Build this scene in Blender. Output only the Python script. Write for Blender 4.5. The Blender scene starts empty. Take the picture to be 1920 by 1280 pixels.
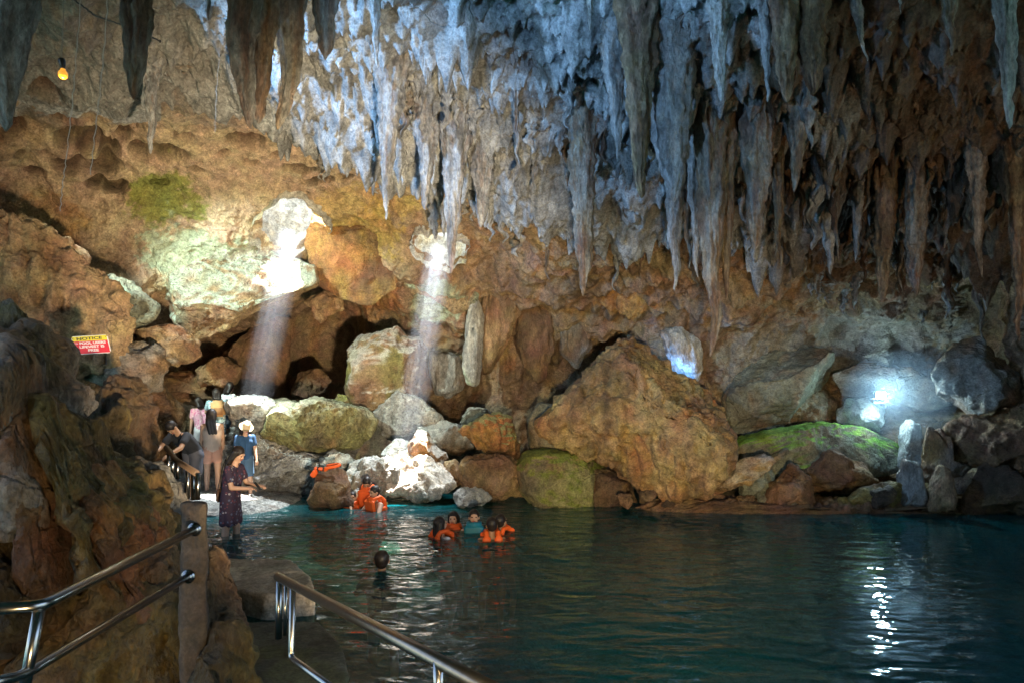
import bpy, bmesh, math, random
import numpy as np
from mathutils import Vector, Matrix
from mathutils.bvhtree import BVHTree

# ---------------------------------------------------------------- camera, sky, sun, exposure
SC = bpy.context.scene
F = 1280.0            # focal length of the photograph in its own pixels
HOR = 720.0           # row of the horizon
WATER = -2.2          # water level; the camera is the origin
cam_data = bpy.data.cameras.new("camera")
cam = bpy.data.objects.new("camera", cam_data)
SC.collection.objects.link(cam)
cam.location = (0, 0, 0)
cam.rotation_euler = (math.radians(90), 0, 0)
cam_data.sensor_width = 36.0
cam_data.lens = 36.0 * F / 1920.0
cam_data.shift_y = 80.0 / 1920.0
cam_data.clip_start = 0.05
cam_data.clip_end = 500
SC.camera = cam

SUN = Vector((-0.13, -0.22, -0.97)).normalized()       # travel direction of the light
world = bpy.data.worlds.new("World")
SC.world = world
world.use_nodes = True
nt = world.node_tree
bg = nt.nodes["Background"]
sky = nt.nodes.new("ShaderNodeTexSky")
sky.sky_type = 'NISHITA'
sky.sun_disc = False
sky.sun_elevation = math.asin(-SUN.z)
sky.sun_rotation = math.atan2(-SUN.x, -SUN.y)
nt.links.new(sky.outputs[0], bg.inputs[0])
bg.inputs[1].default_value = 0.05

def lamp(name, kind, loc, target, energy, color, **kw):
    d = bpy.data.lights.new(name, kind)
    d.energy = energy if kind == 'SUN' else energy * 0.7; d.color = color
    for k, v in kw.items(): setattr(d, k, v)
    o = bpy.data.objects.new(name, d)
    SC.collection.objects.link(o)
    o.location = loc
    v = Vector(target) - Vector(loc)
    o.rotation_euler = v.to_track_quat('-Z', 'Y').to_euler()
    return o
lamp("sun", 'SUN', (4, 8, 30), tuple(Vector((4, 8, 30)) + SUN), 5.0, (1.0, 0.95, 0.87), angle=math.radians(0.5))

SC.view_settings.view_transform = 'Standard'
SC.view_settings.look = 'None'
SC.view_settings.exposure = 3.5
SC.view_settings.gamma = 1.0
SC.cycles.max_bounces = 6
SC.cycles.diffuse_bounces = 3
SC.cycles.glossy_bounces = 3
SC.cycles.transparent_max_bounces = 8
SC.cycles.volume_bounces = 0
SC.cycles.sample_clamp_indirect = 6.0
SC.cycles.use_denoising = True
SC.cycles.caustics_reflective = False
SC.cycles.caustics_refractive = False

def P(px, py, d):
    """pixel of the photograph and distance -> point"""
    return np.array([(px - 960) / F * d, d, (HOR - py) / F * d])
def G(px, py):
    """point of the water surface seen at this pixel"""
    d = -WATER * F / (py - HOR)
    return np.array([(px - 960) / F * d, d, WATER])

# added spots standing in for daylight, with no opening modelled where they hang
COOL = (0.30, 0.58, 1.0)
lamp("cool_fill_front", 'SPOT', (-1.3, 3.8, 2.75), (1.4, 9.8, 3.8), 110, COOL, spot_size=math.radians(72), spot_blend=0.8, shadow_soft_size=0.3)
lamp("cool_fill_side", 'SPOT', (-5.0, 7.0, 3.25), (0.9, 9.9, 3.8), 260, COOL, spot_size=math.radians(80), spot_blend=0.7, shadow_soft_size=0.12)
lamp("pale_fill_left", 'SPOT', (-6.9, 9.0, 3.7), (-5.4, 12.4, 1.8), 420, (0.80, 0.97, 0.88), spot_size=math.radians(54), spot_blend=0.5, shadow_soft_size=0.2)
WARM = (1.0, 0.76, 0.47)  # out-of-view warm fill spots, added to brighten walls, boulder and near rock
lamp("warm_fill_back", 'SPOT', (0.6, 2.0, -1.7), (-3.7, 12.3, 2.6), 1150, WARM, spot_size=math.radians(54), spot_blend=0.9, shadow_soft_size=0.2)
lamp("warm_fill_boulder", 'SPOT', (0.2, -1.5, -0.9), (2.2, 12.0, -0.6), 760, (1.0, .76, .42), spot_size=math.radians(36), spot_blend=0.9, shadow_soft_size=0.2)
lamp("warm_fill_right", 'SPOT', (6.8, 5.0, -1.6), (4.6, 10.5, 3.2), 68, (1, .58, .27), spot_size=math.radians(70), spot_blend=0.9, shadow_soft_size=0.2)
lamp("warm_fill_near", 'SPOT', (-1.0, 0.6, -1.9), (-3.5, 5.4, -1.1), 34, (1, .72, .36), spot_size=math.radians(88), spot_blend=0.9, shadow_soft_size=0.1)

# ---------------------------------------------------------------- noise
_r = np.random.RandomState(7)
PERM = _r.permutation(256).astype(np.int32)
PERM = np.concatenate([PERM, PERM, PERM])
GR = _r.normal(size=(256, 3)); GR /= np.linalg.norm(GR, axis=1)[:, None]
GX, GY, GZ = [np.ascontiguousarray(GR[:, k].astype(np.float32)) for k in range(3)]
RV = _r.rand(256, 4).astype(np.float32)
def _h(ix, iy, iz):
    return PERM[PERM[PERM[ix & 255] + (iy & 255)] + (iz & 255)]
def noise(p):
    X, Y, Z = [np.ascontiguousarray(p[:, k], dtype=np.float32) for k in range(3)]
    ix = np.floor(X); iy = np.floor(Y); iz = np.floor(Z)
    fx = X - ix; fy = Y - iy; fz = Z - iz
    ix = ix.astype(np.int32) & 255; iy = iy.astype(np.int32) & 255; iz = iz.astype(np.int32) & 255
    u = fx * fx * fx * (fx * (fx * 6 - 15) + 10); v = fy * fy * fy * (fy * (fy * 6 - 15) + 10); w = fz * fz * fz * (fz * (fz * 6 - 15) + 10)
    xs = []
    for a in (0, 1):
        pa = PERM[ix + a]; ys = []
        for b in (0, 1):
            pb_ = PERM[pa + iy + b]; cs = []
            for c in (0, 1):
                h = PERM[pb_ + iz + c]
                cs.append(GX[h] * (fx - a) + GY[h] * (fy - b) + GZ[h] * (fz - c))
            ys.append(cs[0] + (cs[1] - cs[0]) * w)
        xs.append(ys[0] + (ys[1] - ys[0]) * v)
    return (xs[0] + (xs[1] - xs[0]) * u) * np.float32(1.6)
def fbm(p, oct=4, gain=0.5, lac=2.07):
    o = np.zeros(len(p)); a = 1.0
    for k in range(oct):
        o += a * noise(p + 17.3 * k); p = p * lac; a *= gain
    return o
def ridged(p, oct=4, gain=0.5):
    o = np.zeros(len(p)); a = 1.0
    for k in range(oct):
        o += a * (1 - np.abs(noise(p + 31.7 * k)) * 2); p = p * 2.1; a *= gain
    return o
def worley(p, dims=3):
    """F1, F2 and a random value of the nearest cell"""
    p = p.astype(np.float32); i = np.floor(p).astype(np.int32); f = p - i
    f1 = np.full(len(p), 9.0); f2 = np.full(len(p), 9.0); rv = np.zeros(len(p))
    for a in (-1, 0, 1):
        for b in (-1, 0, 1):
            for c in ((-1, 0, 1) if dims == 3 else (0,)):
                h = _h(i[:, 0] + a, i[:, 1] + b, i[:, 2] + c)
                r = RV[h]
                dz = (c + r[:, 2] - f[:, 2]) if dims == 3 else 0
                d = np.sqrt((a + r[:, 0] - f[:, 0]) ** 2 + (b + r[:, 1] - f[:, 1]) ** 2 + dz ** 2)
                m = d < f1
                f2 = np.where(m, f1, np.minimum(f2, d)); rv = np.where(m, r[:, 3], rv); f1 = np.where(m, d, f1)
    return f1, f2, rv
def sstep(x, a, b):
    t = np.clip((x - a) / (b - a), 0, 1); return t * t * (3 - 2 * t)
def mix(a, b, t):
    t = np.asarray(t)
    if t.ndim == 1 and np.asarray(a).ndim >= 1: t = t[:, None]
    return a * (1 - t) + b * t

# ---------------------------------------------------------------- mesh helpers
COL = SC.collection
def mesh_np(name, verts, faces, cols=None, smooth=True, tri=None):
    me = bpy.data.meshes.new(name)
    verts = np.asarray(verts, dtype=np.float32); faces = np.asarray(faces, dtype=np.int32)
    n = faces.shape[1]
    me.vertices.add(len(verts)); me.vertices.foreach_set("co", verts.ravel())
    me.loops.add(faces.size); me.loops.foreach_set("vertex_index", faces.ravel())
    me.polygons.add(len(faces))
    me.polygons.foreach_set("loop_start", np.arange(len(faces), dtype=np.int32) * n)
    me.polygons.foreach_set("loop_total", np.full(len(faces), n, dtype=np.int32))
    me.polygons.foreach_set("use_smooth", np.full(len(faces), smooth))
    me.update(calc_edges=True)
    if cols is not None:
        at = me.color_attributes.new("Col", 'FLOAT_COLOR', 'POINT')
        c = np.ones((len(verts), 4), dtype=np.float32); c[:, :3] = cols
        at.data.foreach_set("color", c.ravel())
    return me
def link(name, me, mat=None, parent=None, loc=None):
    o = bpy.data.objects.new(name, me); COL.objects.link(o)
    if mat is not None and me is not None:
        me.materials.clear(); me.materials.append(mat)
    if parent is not None: o.parent = parent
    if loc is not None: o.location = loc
    return o
def tag(o, label=None, cat=None, group=None, kind=None):
    if label: o["label"] = label
    if cat: o["category"] = cat
    if group: o["group"] = group
    if kind: o["kind"] = kind
    return o
def vnorm(v, f):
    a = v[f[:, 0]]; b = v[f[:, 1]]; c = v[f[:, 2]]
    if f.shape[1] == 4:
        fn = np.cross(c - a, v[f[:, 3]] - b)
    else:
        fn = np.cross(b - a, c - a)
    n = np.zeros_like(v)
    for k in range(f.shape[1]):
        for j in range(3):
            n[:, j] += np.bincount(f[:, k], weights=fn[:, j], minlength=len(v))
    return n / (np.linalg.norm(n, axis=1)[:, None] + 1e-12)
def grid_faces(nu, nv, closed=False):
    """vertex index = iv*nu + iu"""
    iu = np.arange(nu if closed else nu - 1); iv = np.arange(nv - 1)
    U, V = np.meshgrid(iu, iv)
    U2 = (U + 1) % nu
    return np.stack([V * nu + U, V * nu + U2, (V + 1) * nu + U2, (V + 1) * nu + U], axis=-1).reshape(-1, 4)
_ico = {}
def ico(s):
    if s not in _ico:
        bm = bmesh.new(); bmesh.ops.create_icosphere(bm, subdivisions=s, radius=1)
        v = np.array([x.co[:] for x in bm.verts]); f = np.array([[q.index for q in x.verts] for x in bm.faces])
        bm.free(); v /= np.linalg.norm(v, axis=1)[:, None]
        _ico[s] = (v, f)
    return _ico[s]

# ---------------------------------------------------------------- materials
def new_mat(name):
    m = bpy.data.materials.new(name); m.use_nodes = True
    return m, m.node_tree, m.node_tree.nodes["Principled BSDF"]
def plain(name, col, rough=0.6, metal=0.0, noise_amt=0.15, scale=40, bump=0.0, spec=0.5, emit=None):
    m, t, b = new_mat(name)
    b.inputs["Roughness"].default_value = rough; b.inputs["Metallic"].default_value = metal
    b.inputs["Specular IOR Level"].default_value = spec
    tc = t.nodes.new("ShaderNodeTexCoord"); nz = t.nodes.new("ShaderNodeTexNoise")
    nz.inputs["Scale"].default_value = scale; nz.inputs["Detail"].default_value = 4
    t.links.new(tc.outputs["Object"], nz.inputs["Vector"])
    mr = t.nodes.new("ShaderNodeMapRange")
    mr.inputs["To Min"].default_value = 1 - noise_amt; mr.inputs["To Max"].default_value = 1 + noise_amt
    t.links.new(nz.outputs["Fac"], mr.inputs["Value"])
    mx = t.nodes.new("ShaderNodeVectorMath"); mx.operation = 'SCALE'
    mx.inputs[0].default_value = col[:3]
    t.links.new(mr.outputs[0], mx.inputs["Scale"]); t.links.new(mx.outputs[0], b.inputs["Base Color"])
    if bump:
        bp = t.nodes.new("ShaderNodeBump"); bp.inputs["Strength"].default_value = bump; bp.inputs["Distance"].default_value = 0.01
        t.links.new(nz.outputs["Fac"], bp.inputs["Height"]); t.links.new(bp.outputs[0], b.inputs["Normal"])
    if emit:
        b.inputs["Emission Color"].default_value = (*emit[0], 1); b.inputs["Emission Strength"].default_value = emit[1]
    return m
def rock_mat(name, rough=0.75, spec=0.35, bump=1.0, fine=1.0, zstretch=1.0, pits=0.5, crack=0.45):
    m, t, b = new_mat(name)
    L = t.links.new; N = t.nodes.new
    b.inputs["Specular IOR Level"].default_value = spec
    tc = N("ShaderNodeNewGeometry")
    mp = N("ShaderNodeMapping"); mp.inputs["Scale"].default_value = (1, 1, zstretch)
    L(tc.outputs["Position"], mp.inputs["Vector"])
    at = N("ShaderNodeAttribute"); at.attribute_name = "Col"
    n1 = N("ShaderNodeTexNoise"); n1.inputs["Scale"].default_value = 7; n1.inputs["Detail"].default_value = 8; n1.inputs["Roughness"].default_value = 0.75
    n2 = N("ShaderNodeTexNoise"); n2.inputs["Scale"].default_value = 34; n2.inputs["Detail"].default_value = 6; n2.inputs["Roughness"].default_value = 0.65
    vo = N("ShaderNodeTexVoronoi"); vo.inputs["Scale"].default_value = 16 * fine
    vd = N("ShaderNodeVectorMath"); vd.operation = 'ADD'
    for n in (n1, n2): L(mp.outputs[0], n.inputs["Vector"])
    sc = N("ShaderNodeVectorMath"); sc.operation = 'SCALE'; sc.inputs["Scale"].default_value = 0.12
    L(n1.outputs["Color"], sc.inputs[0]); L(mp.outputs[0], vd.inputs[0]); L(sc.outputs[0], vd.inputs[1]); L(vd.outputs[0], vo.inputs["Vector"])
    # colour speckle: lichen, grit and mineral bands that belong to the stone
    r1 = N("ShaderNodeMapRange"); r1.inputs["From Min"].default_value = 0.3; r1.inputs["From Max"].default_value = 0.7
    r1.inputs["To Min"].default_value = 0.40; r1.inputs["To Max"].default_value = 1.5
    L(n1.outputs["Fac"], r1.inputs["Value"])
    r2 = N("ShaderNodeMapRange"); r2.inputs["From Min"].default_value = 0.35; r2.inputs["From Max"].default_value = 0.65
    r2.inputs["To Min"].default_value = 0.7; r2.inputs["To Max"].default_value = 1.3
    L(n2.outputs["Fac"], r2.inputs["Value"])
    mu = N("ShaderNodeMath"); mu.operation = 'MULTIPLY'; L(r1.outputs[0], mu.inputs[0]); L(r2.outputs[0], mu.inputs[1])
    cm = N("ShaderNodeVectorMath"); cm.operation = 'SCALE'; L(at.outputs["Color"], cm.inputs[0]); L(mu.outputs[0], cm.inputs["Scale"])
    hs = N("ShaderNodeHueSaturation"); L(cm.outputs[0], hs.inputs["Color"])
    n3 = N("ShaderNodeTexNoise"); n3.inputs["Scale"].default_value = 2.3; n3.inputs["Detail"].default_value = 5; L(tc.outputs["Position"], n3.inputs["Vector"])
    r3 = N("ShaderNodeMapRange"); r3.inputs["From Min"].default_value = 0.3; r3.inputs["From Max"].default_value = 0.7; r3.inputs["To Min"].default_value = 0.475; r3.inputs["To Max"].default_value = 0.525
    L(n3.outputs["Fac"], r3.inputs["Value"]); L(r3.outputs[0], hs.inputs["Hue"])
    L(hs.outputs[0], b.inputs["Base Color"])
    rr = N("ShaderNodeMapRange"); rr.inputs["To Min"].default_value = rough - 0.2; rr.inputs["To Max"].default_value = min(1, rough + 0.15)
    L(n1.outputs["Fac"], rr.inputs["Value"]); L(rr.outputs[0], b.inputs["Roughness"])
    # relief
    vm = N("ShaderNodeMapRange"); vm.inputs["From Min"].default_value = 0.0; vm.inputs["From Max"].default_value = 0.45
    vm.inputs["To Min"].default_value = -pits; vm.inputs["To Max"].default_value = 0
    L(vo.outputs["Distance"], vm.inputs["Value"])
    a1 = N("ShaderNodeMath"); a1.operation = 'MULTIPLY_ADD'; a1.inputs[1].default_value = 1.6
    L(n1.outputs["Fac"], a1.inputs[0]); L(vm.outputs[0], a1.inputs[2])
    a2 = N("ShaderNodeMath"); a2.operation = 'MULTIPLY_ADD'; a2.inputs[1].default_value = 0.5
    L(n2.outputs["Fac"], a2.inputs[0]); L(a1.outputs[0], a2.inputs[2])
    bp = N("ShaderNodeBump"); bp.inputs["Strength"].default_value = bump; bp.inputs["Distance"].default_value = 0.085
    ve = N("ShaderNodeTexVoronoi"); ve.feature = 'DISTANCE_TO_EDGE'; ve.inputs["Scale"].default_value = 0.62
    s2 = N("ShaderNodeVectorMath"); s2.operation = 'SCALE'; s2.inputs["Scale"].default_value = 0.55
    v2 = N("ShaderNodeVectorMath"); v2.operation = 'ADD'; L(n3.outputs["Color"], s2.inputs[0]); L(tc.outputs["Position"], v2.inputs[0]); L(s2.outputs[0], v2.inputs[1]); L(v2.outputs[0], ve.inputs["Vector"])
    ce = N("ShaderNodeMapRange"); ce.inputs["From Min"].default_value = 0.0; ce.inputs["From Max"].default_value = 0.014; ce.inputs["To Min"].default_value = -1.0 * crack; ce.inputs["To Max"].default_value = 0
    L(ve.outputs["Distance"], ce.inputs["Value"])
    a3 = N("ShaderNodeMath"); a3.operation = 'ADD'; L(a2.outputs[0], a3.inputs[0]); L(ce.outputs[0], a3.inputs[1]); a2 = a3
    L(a2.outputs[0], bp.inputs["Height"]); L(bp.outputs[0], b.inputs["Normal"])
    return m
M_WALL = rock_mat("cave_rock", bump=0.8, pits=0.35)
M_PIT = rock_mat("pitted_limestone", bump=1.0, fine=1.0, pits=0.9, rough=0.8)
M_STAL = rock_mat("dripstone", crack=0.0, bump=1.0, zstretch=0.5, pits=0.25, rough=0.65)
M_WET = rock_mat("wet_dripstone", bump=1.0, zstretch=0.6, pits=0.5, rough=0.5, spec=0.6)

C = lambda *a: np.array(a, dtype=float)
TAN = C(.46, .32, .18); BROWN = C(.20, .12, .065); ORANGE = C(.44, .22, .075); GREY = C(.36, .36, .34)
MOSS = C(.17, .19, .04); PALE = C(.60, .60, .55); PALEG = C(.40, .50, .36); DARK = C(.07, .05, .035); YEL = C(.50, .36, .10)
def rock_colors(p, n, base, second, acc=None, accw=0.3, seed=0.0, streak=0.4, top=None, topw=0.7):
    q = p + seed
    a = sstep(fbm(q * 0.9, 4), -0.35, 0.45)
    c = mix(np.tile(base, (len(p), 1)), second, a)
    s = sstep(fbm(q * C(5, 5, 0.8), 3), 0.0, 0.6) * streak * (1 - np.abs(n[:, 2]))
    c = c * (1 - 0.55 * s[:, None])
    if acc is not None:
        c = mix(c, np.tile(acc, (len(p), 1)), sstep(fbm(q * C(1.7, 1.7, 0.7) + 40, 3), 0.05, 0.6) * accw)
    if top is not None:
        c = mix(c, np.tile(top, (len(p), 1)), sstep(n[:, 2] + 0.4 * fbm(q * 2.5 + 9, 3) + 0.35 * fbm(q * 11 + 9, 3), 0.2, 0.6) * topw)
    return np.clip(c, 0.01, 0.85)

# ---------------------------------------------------------------- the cave: roof and walls as one relief sheet
def zpy(d, py): return (HOR - py) / F * d
_cols = {
 -900: [(5,-200),(5.5,0),(6,200),(6.2,400),(6.2,520),(6.2,640),(6.2,800)],
 -400: [(7,-60),(8,110),(8.7,250),(9,400),(9,500),(9,620),(8.7,760)],
 0:    [(7.5,-20),(9.3,130),(10.5,235),(11.3,345),(11.6,450),(11.8,570),(11.5,690)],
 250:  [(7.8,-20),(9.5,130),(11,230),(12.2,330),(12.7,440),(13.0,560),(13.7,700)],
 500:  [(8,0),(10,150),(11.7,240),(13.0,335),(14.0,440),(15.5,560),(17.5,690)],
 700:  [(8,0),(10,180),(12,300),(13.3,390),(14.3,480),(15.8,585),(17.3,700)],
 900:  [(8,20),(10,220),(12,350),(13.4,440),(14.3,510),(15.2,600),(16,720)],
 1150: [(8,30),(9.8,240),(11.8,400),(13,475),(14,545),(15,630),(16,730)],
 1400: [(7.8,30),(9.5,240),(11.5,410),(12.8,500),(13.7,575),(14.2,660),(14.2,760)],
 1700: [(7.5,0),(9.5,230),(11.5,400),(12.5,500),(13.3,590),(13.6,680),(13.5,780)],
 1920: [(7.2,-20),(9,220),(10.5,400),(11.3,500),(11.8,590),(12,680),(12,780)],
 2500: [(6.5,-100),(7,100),(7.5,250),(8,400),(8,500),(8,620),(8,750)],
 3400: [(4.5,-300),(5,-100),(5,100),(5,250),(5,400),(5,620),(5,800)],
}
pxs = np.array(sorted(_cols))
rows = []
for c_ in pxs:
    r = _cols[c_]
    L_ = [(-5, -3.4), (-5.4, 0.5), (-4.5, 4.2), (0, 5.4), (4, 5.3)] + [(d, zpy(d, py)) for d, py in r] + [(r[-1][0], -1.7), (r[-1][0] - 0.2, -3.6)]
    rows.append(L_)
rows = np.array(rows)                                     # col, row, (d, z)
def cubic(tab, t):
    """Catmull-Rom along axis 0 at positions t"""
    n = len(tab); i = np.clip(np.floor(t).astype(int), 0, n - 2); f = (t - i)
    g = lambda k: tab[np.clip(i + k, 0, n - 1)]
    f = f.reshape((-1,) + (1,) * (tab.ndim - 1))
    a, b, c, d = g(-1), g(0), g(1), g(2)
    return 0.5 * (2 * b + (c - a) * f + (2 * a - 5 * b + 4 * c - d) * f ** 2 + (3 * b - a - 3 * c + d) * f ** 3)
us = np.concatenate([np.linspace(-900, -60, 70, endpoint=False), np.linspace(-60, 1980, 1000, endpoint=False), np.linspace(1980, 3400, 70)])
ut = np.interp(us, pxs, np.arange(len(pxs)))
vs = np.concatenate([np.linspace(0, 4.6, 60, endpoint=False), np.linspace(4.6, 11.5, 640, endpoint=False), np.linspace(11.5, rows.shape[1] - 1, 60)])
T1 = cubic(rows, ut)                                      # nu, rows, 2
T2 = cubic(np.swapaxes(T1, 0, 1), vs)                     # nv, nu, 2
dd = T2[:, :, 0].ravel(); zz = T2[:, :, 1].ravel()
UU = np.tile(us, len(vs)); VV = np.repeat(vs, len(us))
base = np.stack([(UU - 960) / F * np.maximum(dd, 5.5), dd, zz], axis=1)
SHF = grid_faces(len(us), len(vs))
bx, bd, bz = base[:, 0], base[:, 1], base[:, 2]
dpy = HOR - zz / np.maximum(dd, 1) * F; dpx = UU
n0 = vnorm(base, SHF); n0[n0[:, 1] > 0.2] *= 1
flip = np.where((n0 * (np.array([0, 4, 0]) - base)).sum(1).mean() < 0, -1, 1); n0 *= flip
disp = 0.42 * fbm(base * 0.42, 3) + 0.26 * (ridged(base * 0.8 + 5, 3) - 0.9) * 0.6 + 0.10 * fbm(base * 2.6, 3) + 0.035 * fbm(base * 9, 3)
smooth_tan = np.exp(-(((dpx - 520) / 420) ** 2 + ((dpy - 320) / 110) ** 2))
disp *= 1 - 0.5 * smooth_tan
# scalloped terraces on the far wall
disp += 0.10 * np.abs(noise(base * C(0.7, 0.7, 2.2) + 3)) * sstep(dpy, 420, 560)
# flowstone flutes of the wall (vertical) in the middle and right
fl = sstep(dpx, 820, 960) * sstep(dpy, 430, 520) * (1 - sstep(dpy, 700, 800))
disp += fl * 0.16 * (np.abs(noise(base * C(2.6, 2.6, 0.45) + 8)) * 2 - 0.6)
pit_shade = np.zeros(len(base))
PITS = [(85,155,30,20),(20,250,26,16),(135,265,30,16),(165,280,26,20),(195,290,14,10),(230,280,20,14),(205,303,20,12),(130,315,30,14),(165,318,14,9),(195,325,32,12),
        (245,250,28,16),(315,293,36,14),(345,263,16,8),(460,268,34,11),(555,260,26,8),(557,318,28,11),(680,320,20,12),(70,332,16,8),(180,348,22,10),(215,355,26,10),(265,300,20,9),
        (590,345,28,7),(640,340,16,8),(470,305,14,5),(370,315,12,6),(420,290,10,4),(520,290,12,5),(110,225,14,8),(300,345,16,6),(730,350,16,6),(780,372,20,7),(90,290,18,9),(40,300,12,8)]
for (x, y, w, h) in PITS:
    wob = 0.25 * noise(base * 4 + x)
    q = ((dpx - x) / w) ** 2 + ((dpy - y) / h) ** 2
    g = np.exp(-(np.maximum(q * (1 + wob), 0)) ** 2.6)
    disp -= g * 0.40; pit_shade = np.maximum(pit_shade, g)
# frilled roof: countless small hanging blades
ceil = sstep(-n0[:, 2], 0.25, 0.7)
frz = np.maximum(np.exp(-(((dpx - 830) / 350) ** 2 + ((dpy - 150) / 230) ** 2) * 0.8), sstep(dpx, 1000, 1250)) * (1 - sstep(dpy, 520, 640))
frz = np.maximum(frz, 0.6 * np.exp(-(((dpx - 350) / 260) ** 2 + ((dpy - 90) / 110) ** 2)))
frz *= sstep(VV, 4.6, 5.2)
w2 = base * C(3.2, 2.6, 0) + 0.35 * np.stack([noise(base * 2.2), noise(base * 2.2 + 9), 0 * bx], 1)
f1, f2, rv = worley(w2, 2)
spike = np.clip(1 - f1 * 1.5, 0, 1) ** 1.6 * (0.15 + 0.85 * rv)
w3 = base * C(8.5, 6, 0) + 0.5 * np.stack([noise(base * 5), noise(base * 5 + 9), 0 * bx], 1)
g1, g2, rw = worley(w3, 2)
spike2 = np.clip(1 - g1 * 1.4, 0, 1) ** 1.3 * (0.2 + rw)
clump = sstep(fbm(base * 0.9 + 50, 2), -0.4, 0.5)
lipb = np.interp(dpx, [300, 420, 500, 560, 640, 740, 850, 950, 1050, 1200, 1400, 1600, 1980], [150, 165, 175, 205, 240, 275, 305, 340, 370, 400, 415, 425, 430])
lip = lipb + 26 * noise(base * C(1.1, 0, 0) + 60) + 20 * noise(base * C(3.4, 0, 0) + 61) + 13 * noise(base * C(9, 0, 0) + 62)
over = sstep(dpy, lip - 150, lip - 8) * (1 - sstep(dpy, lip, lip + 9)) * sstep(dpx, 280, 560)
drop = frz * (0.55 * spike * (0.35 + clump) + 0.22 * spike2 + 0.18 * clump) * np.where(dpy > lip + 6, .35, 1) + over * (.42 + .25 * noise(base * C(2.2, 0, 0) + 70))
# cave recesses of the far wall
for (x, y, rx, ry, dep) in [(600, 660, 75, 80, 1.6), (400, 690, 90, 60, 1.5), (870, 700, 60, 60, 0.6), (1140, 690, 80, 40, 0.7), (1560, 660, 60, 70, 0.6), (1840, 560, 60, 60, 0.6)]:
    disp -= dep * np.exp(-(((dpx - x) / rx) ** 2 + ((dpy - y) / ry) ** 2) ** 1.3)
SH = base + n0 * disp[:, None]
SH[:, 2] -= drop
# roof openings: cut where the sun comes down
T_R = P(757, 872, 12.85); T_L = P(440, 925, 12.6)
def axis_dist(p, T):
    v = p - T; s = np.array(SUN[:]); t = v @ s
    q = v - t[:, None] * s; q[:, 1] *= 1.25
    return np.linalg.norm(q, axis=1), t
keepv = np.ones(len(SH), bool)
for T_, r_ in ((T_R, 0.50), (T_L, 0.60)):
    dist, t = axis_dist(SH, T_)
    wob = 0.12 * noise(SH * 3.1)
    keepv &= ~((dist < r_ + wob) & (SH[:, 2] > 1.2))
fm = keepv[SHF].all(axis=1)
SHF2 = SHF[fm]
nS = vnorm(SH, SHF2) * flip
lo = nS
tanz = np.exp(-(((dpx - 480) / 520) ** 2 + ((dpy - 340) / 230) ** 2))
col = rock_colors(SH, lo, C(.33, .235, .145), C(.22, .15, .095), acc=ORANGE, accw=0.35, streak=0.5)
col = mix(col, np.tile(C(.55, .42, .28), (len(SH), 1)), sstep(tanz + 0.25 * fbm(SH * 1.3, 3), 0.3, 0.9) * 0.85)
grz = np.maximum(frz, sstep(-nS[:, 2], 0.3, 0.9) * (1 - sstep(dpy, 170, 260)))
grz = np.where(dpx > 300, (1 - sstep(dpy, lip - 2, lip + 12)) * (1 - .45 * sstep(dpx, 1250, 1500)), grz)
col = mix(col, np.tile(C(.30, .315, .32), (len(SH), 1)) * (1 + 0.5 * fbm(SH * 3, 3))[:, None], sstep(grz + 0.2 * fbm(SH * 1.1 + 3, 3), 0.12, 0.4))
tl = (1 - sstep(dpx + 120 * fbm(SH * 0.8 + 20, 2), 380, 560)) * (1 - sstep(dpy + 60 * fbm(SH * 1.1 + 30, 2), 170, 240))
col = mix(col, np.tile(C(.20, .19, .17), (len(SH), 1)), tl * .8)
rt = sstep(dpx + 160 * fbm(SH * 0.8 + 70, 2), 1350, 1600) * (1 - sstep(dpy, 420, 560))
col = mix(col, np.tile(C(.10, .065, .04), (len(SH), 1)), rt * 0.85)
col = mix(col, np.tile(BROWN * 0.42, (len(SH), 1)), np.clip(pit_shade * 1.3, 0, 1) * 0.9)  # shade of the hollows painted dark brown into the pits
for (x, y, rx, ry, cc, w) in [(310, 375, 85, 55, MOSS * 1.35, .9), (700, 440, 60, 60, YEL, .7), (640, 470, 70, 50, YEL, .5), (650, 400, 80, 40, YEL, .5), (360, 470, 120, 60, PALEG, .8), (470, 500, 110, 50, PALE, .7), (820, 560, 60, 60, PALEG * .9, .7),  # the pale patches paint soft daylight into the wall; the rest is stone colour
                             (690, 560, 70, 50, ORANGE, .6), (1170, 570, 60, 20, ORANGE, .8), (60, 420, 100, 60, ORANGE * .7, .5), (1450, 700, 130, 130, C(.34, .33, .26), .7), (1650, 650, 150, 100, C(.36, .34, .30), .7), (750, 390, 60, 20, YEL, .6)]:
    g = np.exp(-(((dpx - x) / rx) ** 2 + ((dpy - y) / ry) ** 2))
    col = mix(col, np.tile(cc, (len(SH), 1)), sstep(g + 0.3 * fbm(SH * 2 + x, 3) + 0.22 * fbm(SH * 9 + x, 3), 0.38, 0.68) * w)
if flip < 0: SHF2 = SHF2[:, ::-1]
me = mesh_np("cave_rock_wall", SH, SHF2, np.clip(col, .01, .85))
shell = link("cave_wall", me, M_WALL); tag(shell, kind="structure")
_st = 4                                                    # coarse copy of the sheet for dropping things onto the roof
_I = np.arange(len(SH)).reshape(len(vs), len(us))[::_st, ::_st]
_cv = (base)[_I.ravel()]
_cf = grid_faces(_I.shape[1], _I.shape[0])
BVH = BVHTree.FromPolygons([tuple(v) for v in _cv.tolist()], _cf.tolist())
def roof(x, y):
    h = BVH.ray_cast(Vector((x, y, -1.0)), Vector((0, 0, 1)))
    return h[0].z if h[0] is not None else None

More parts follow.
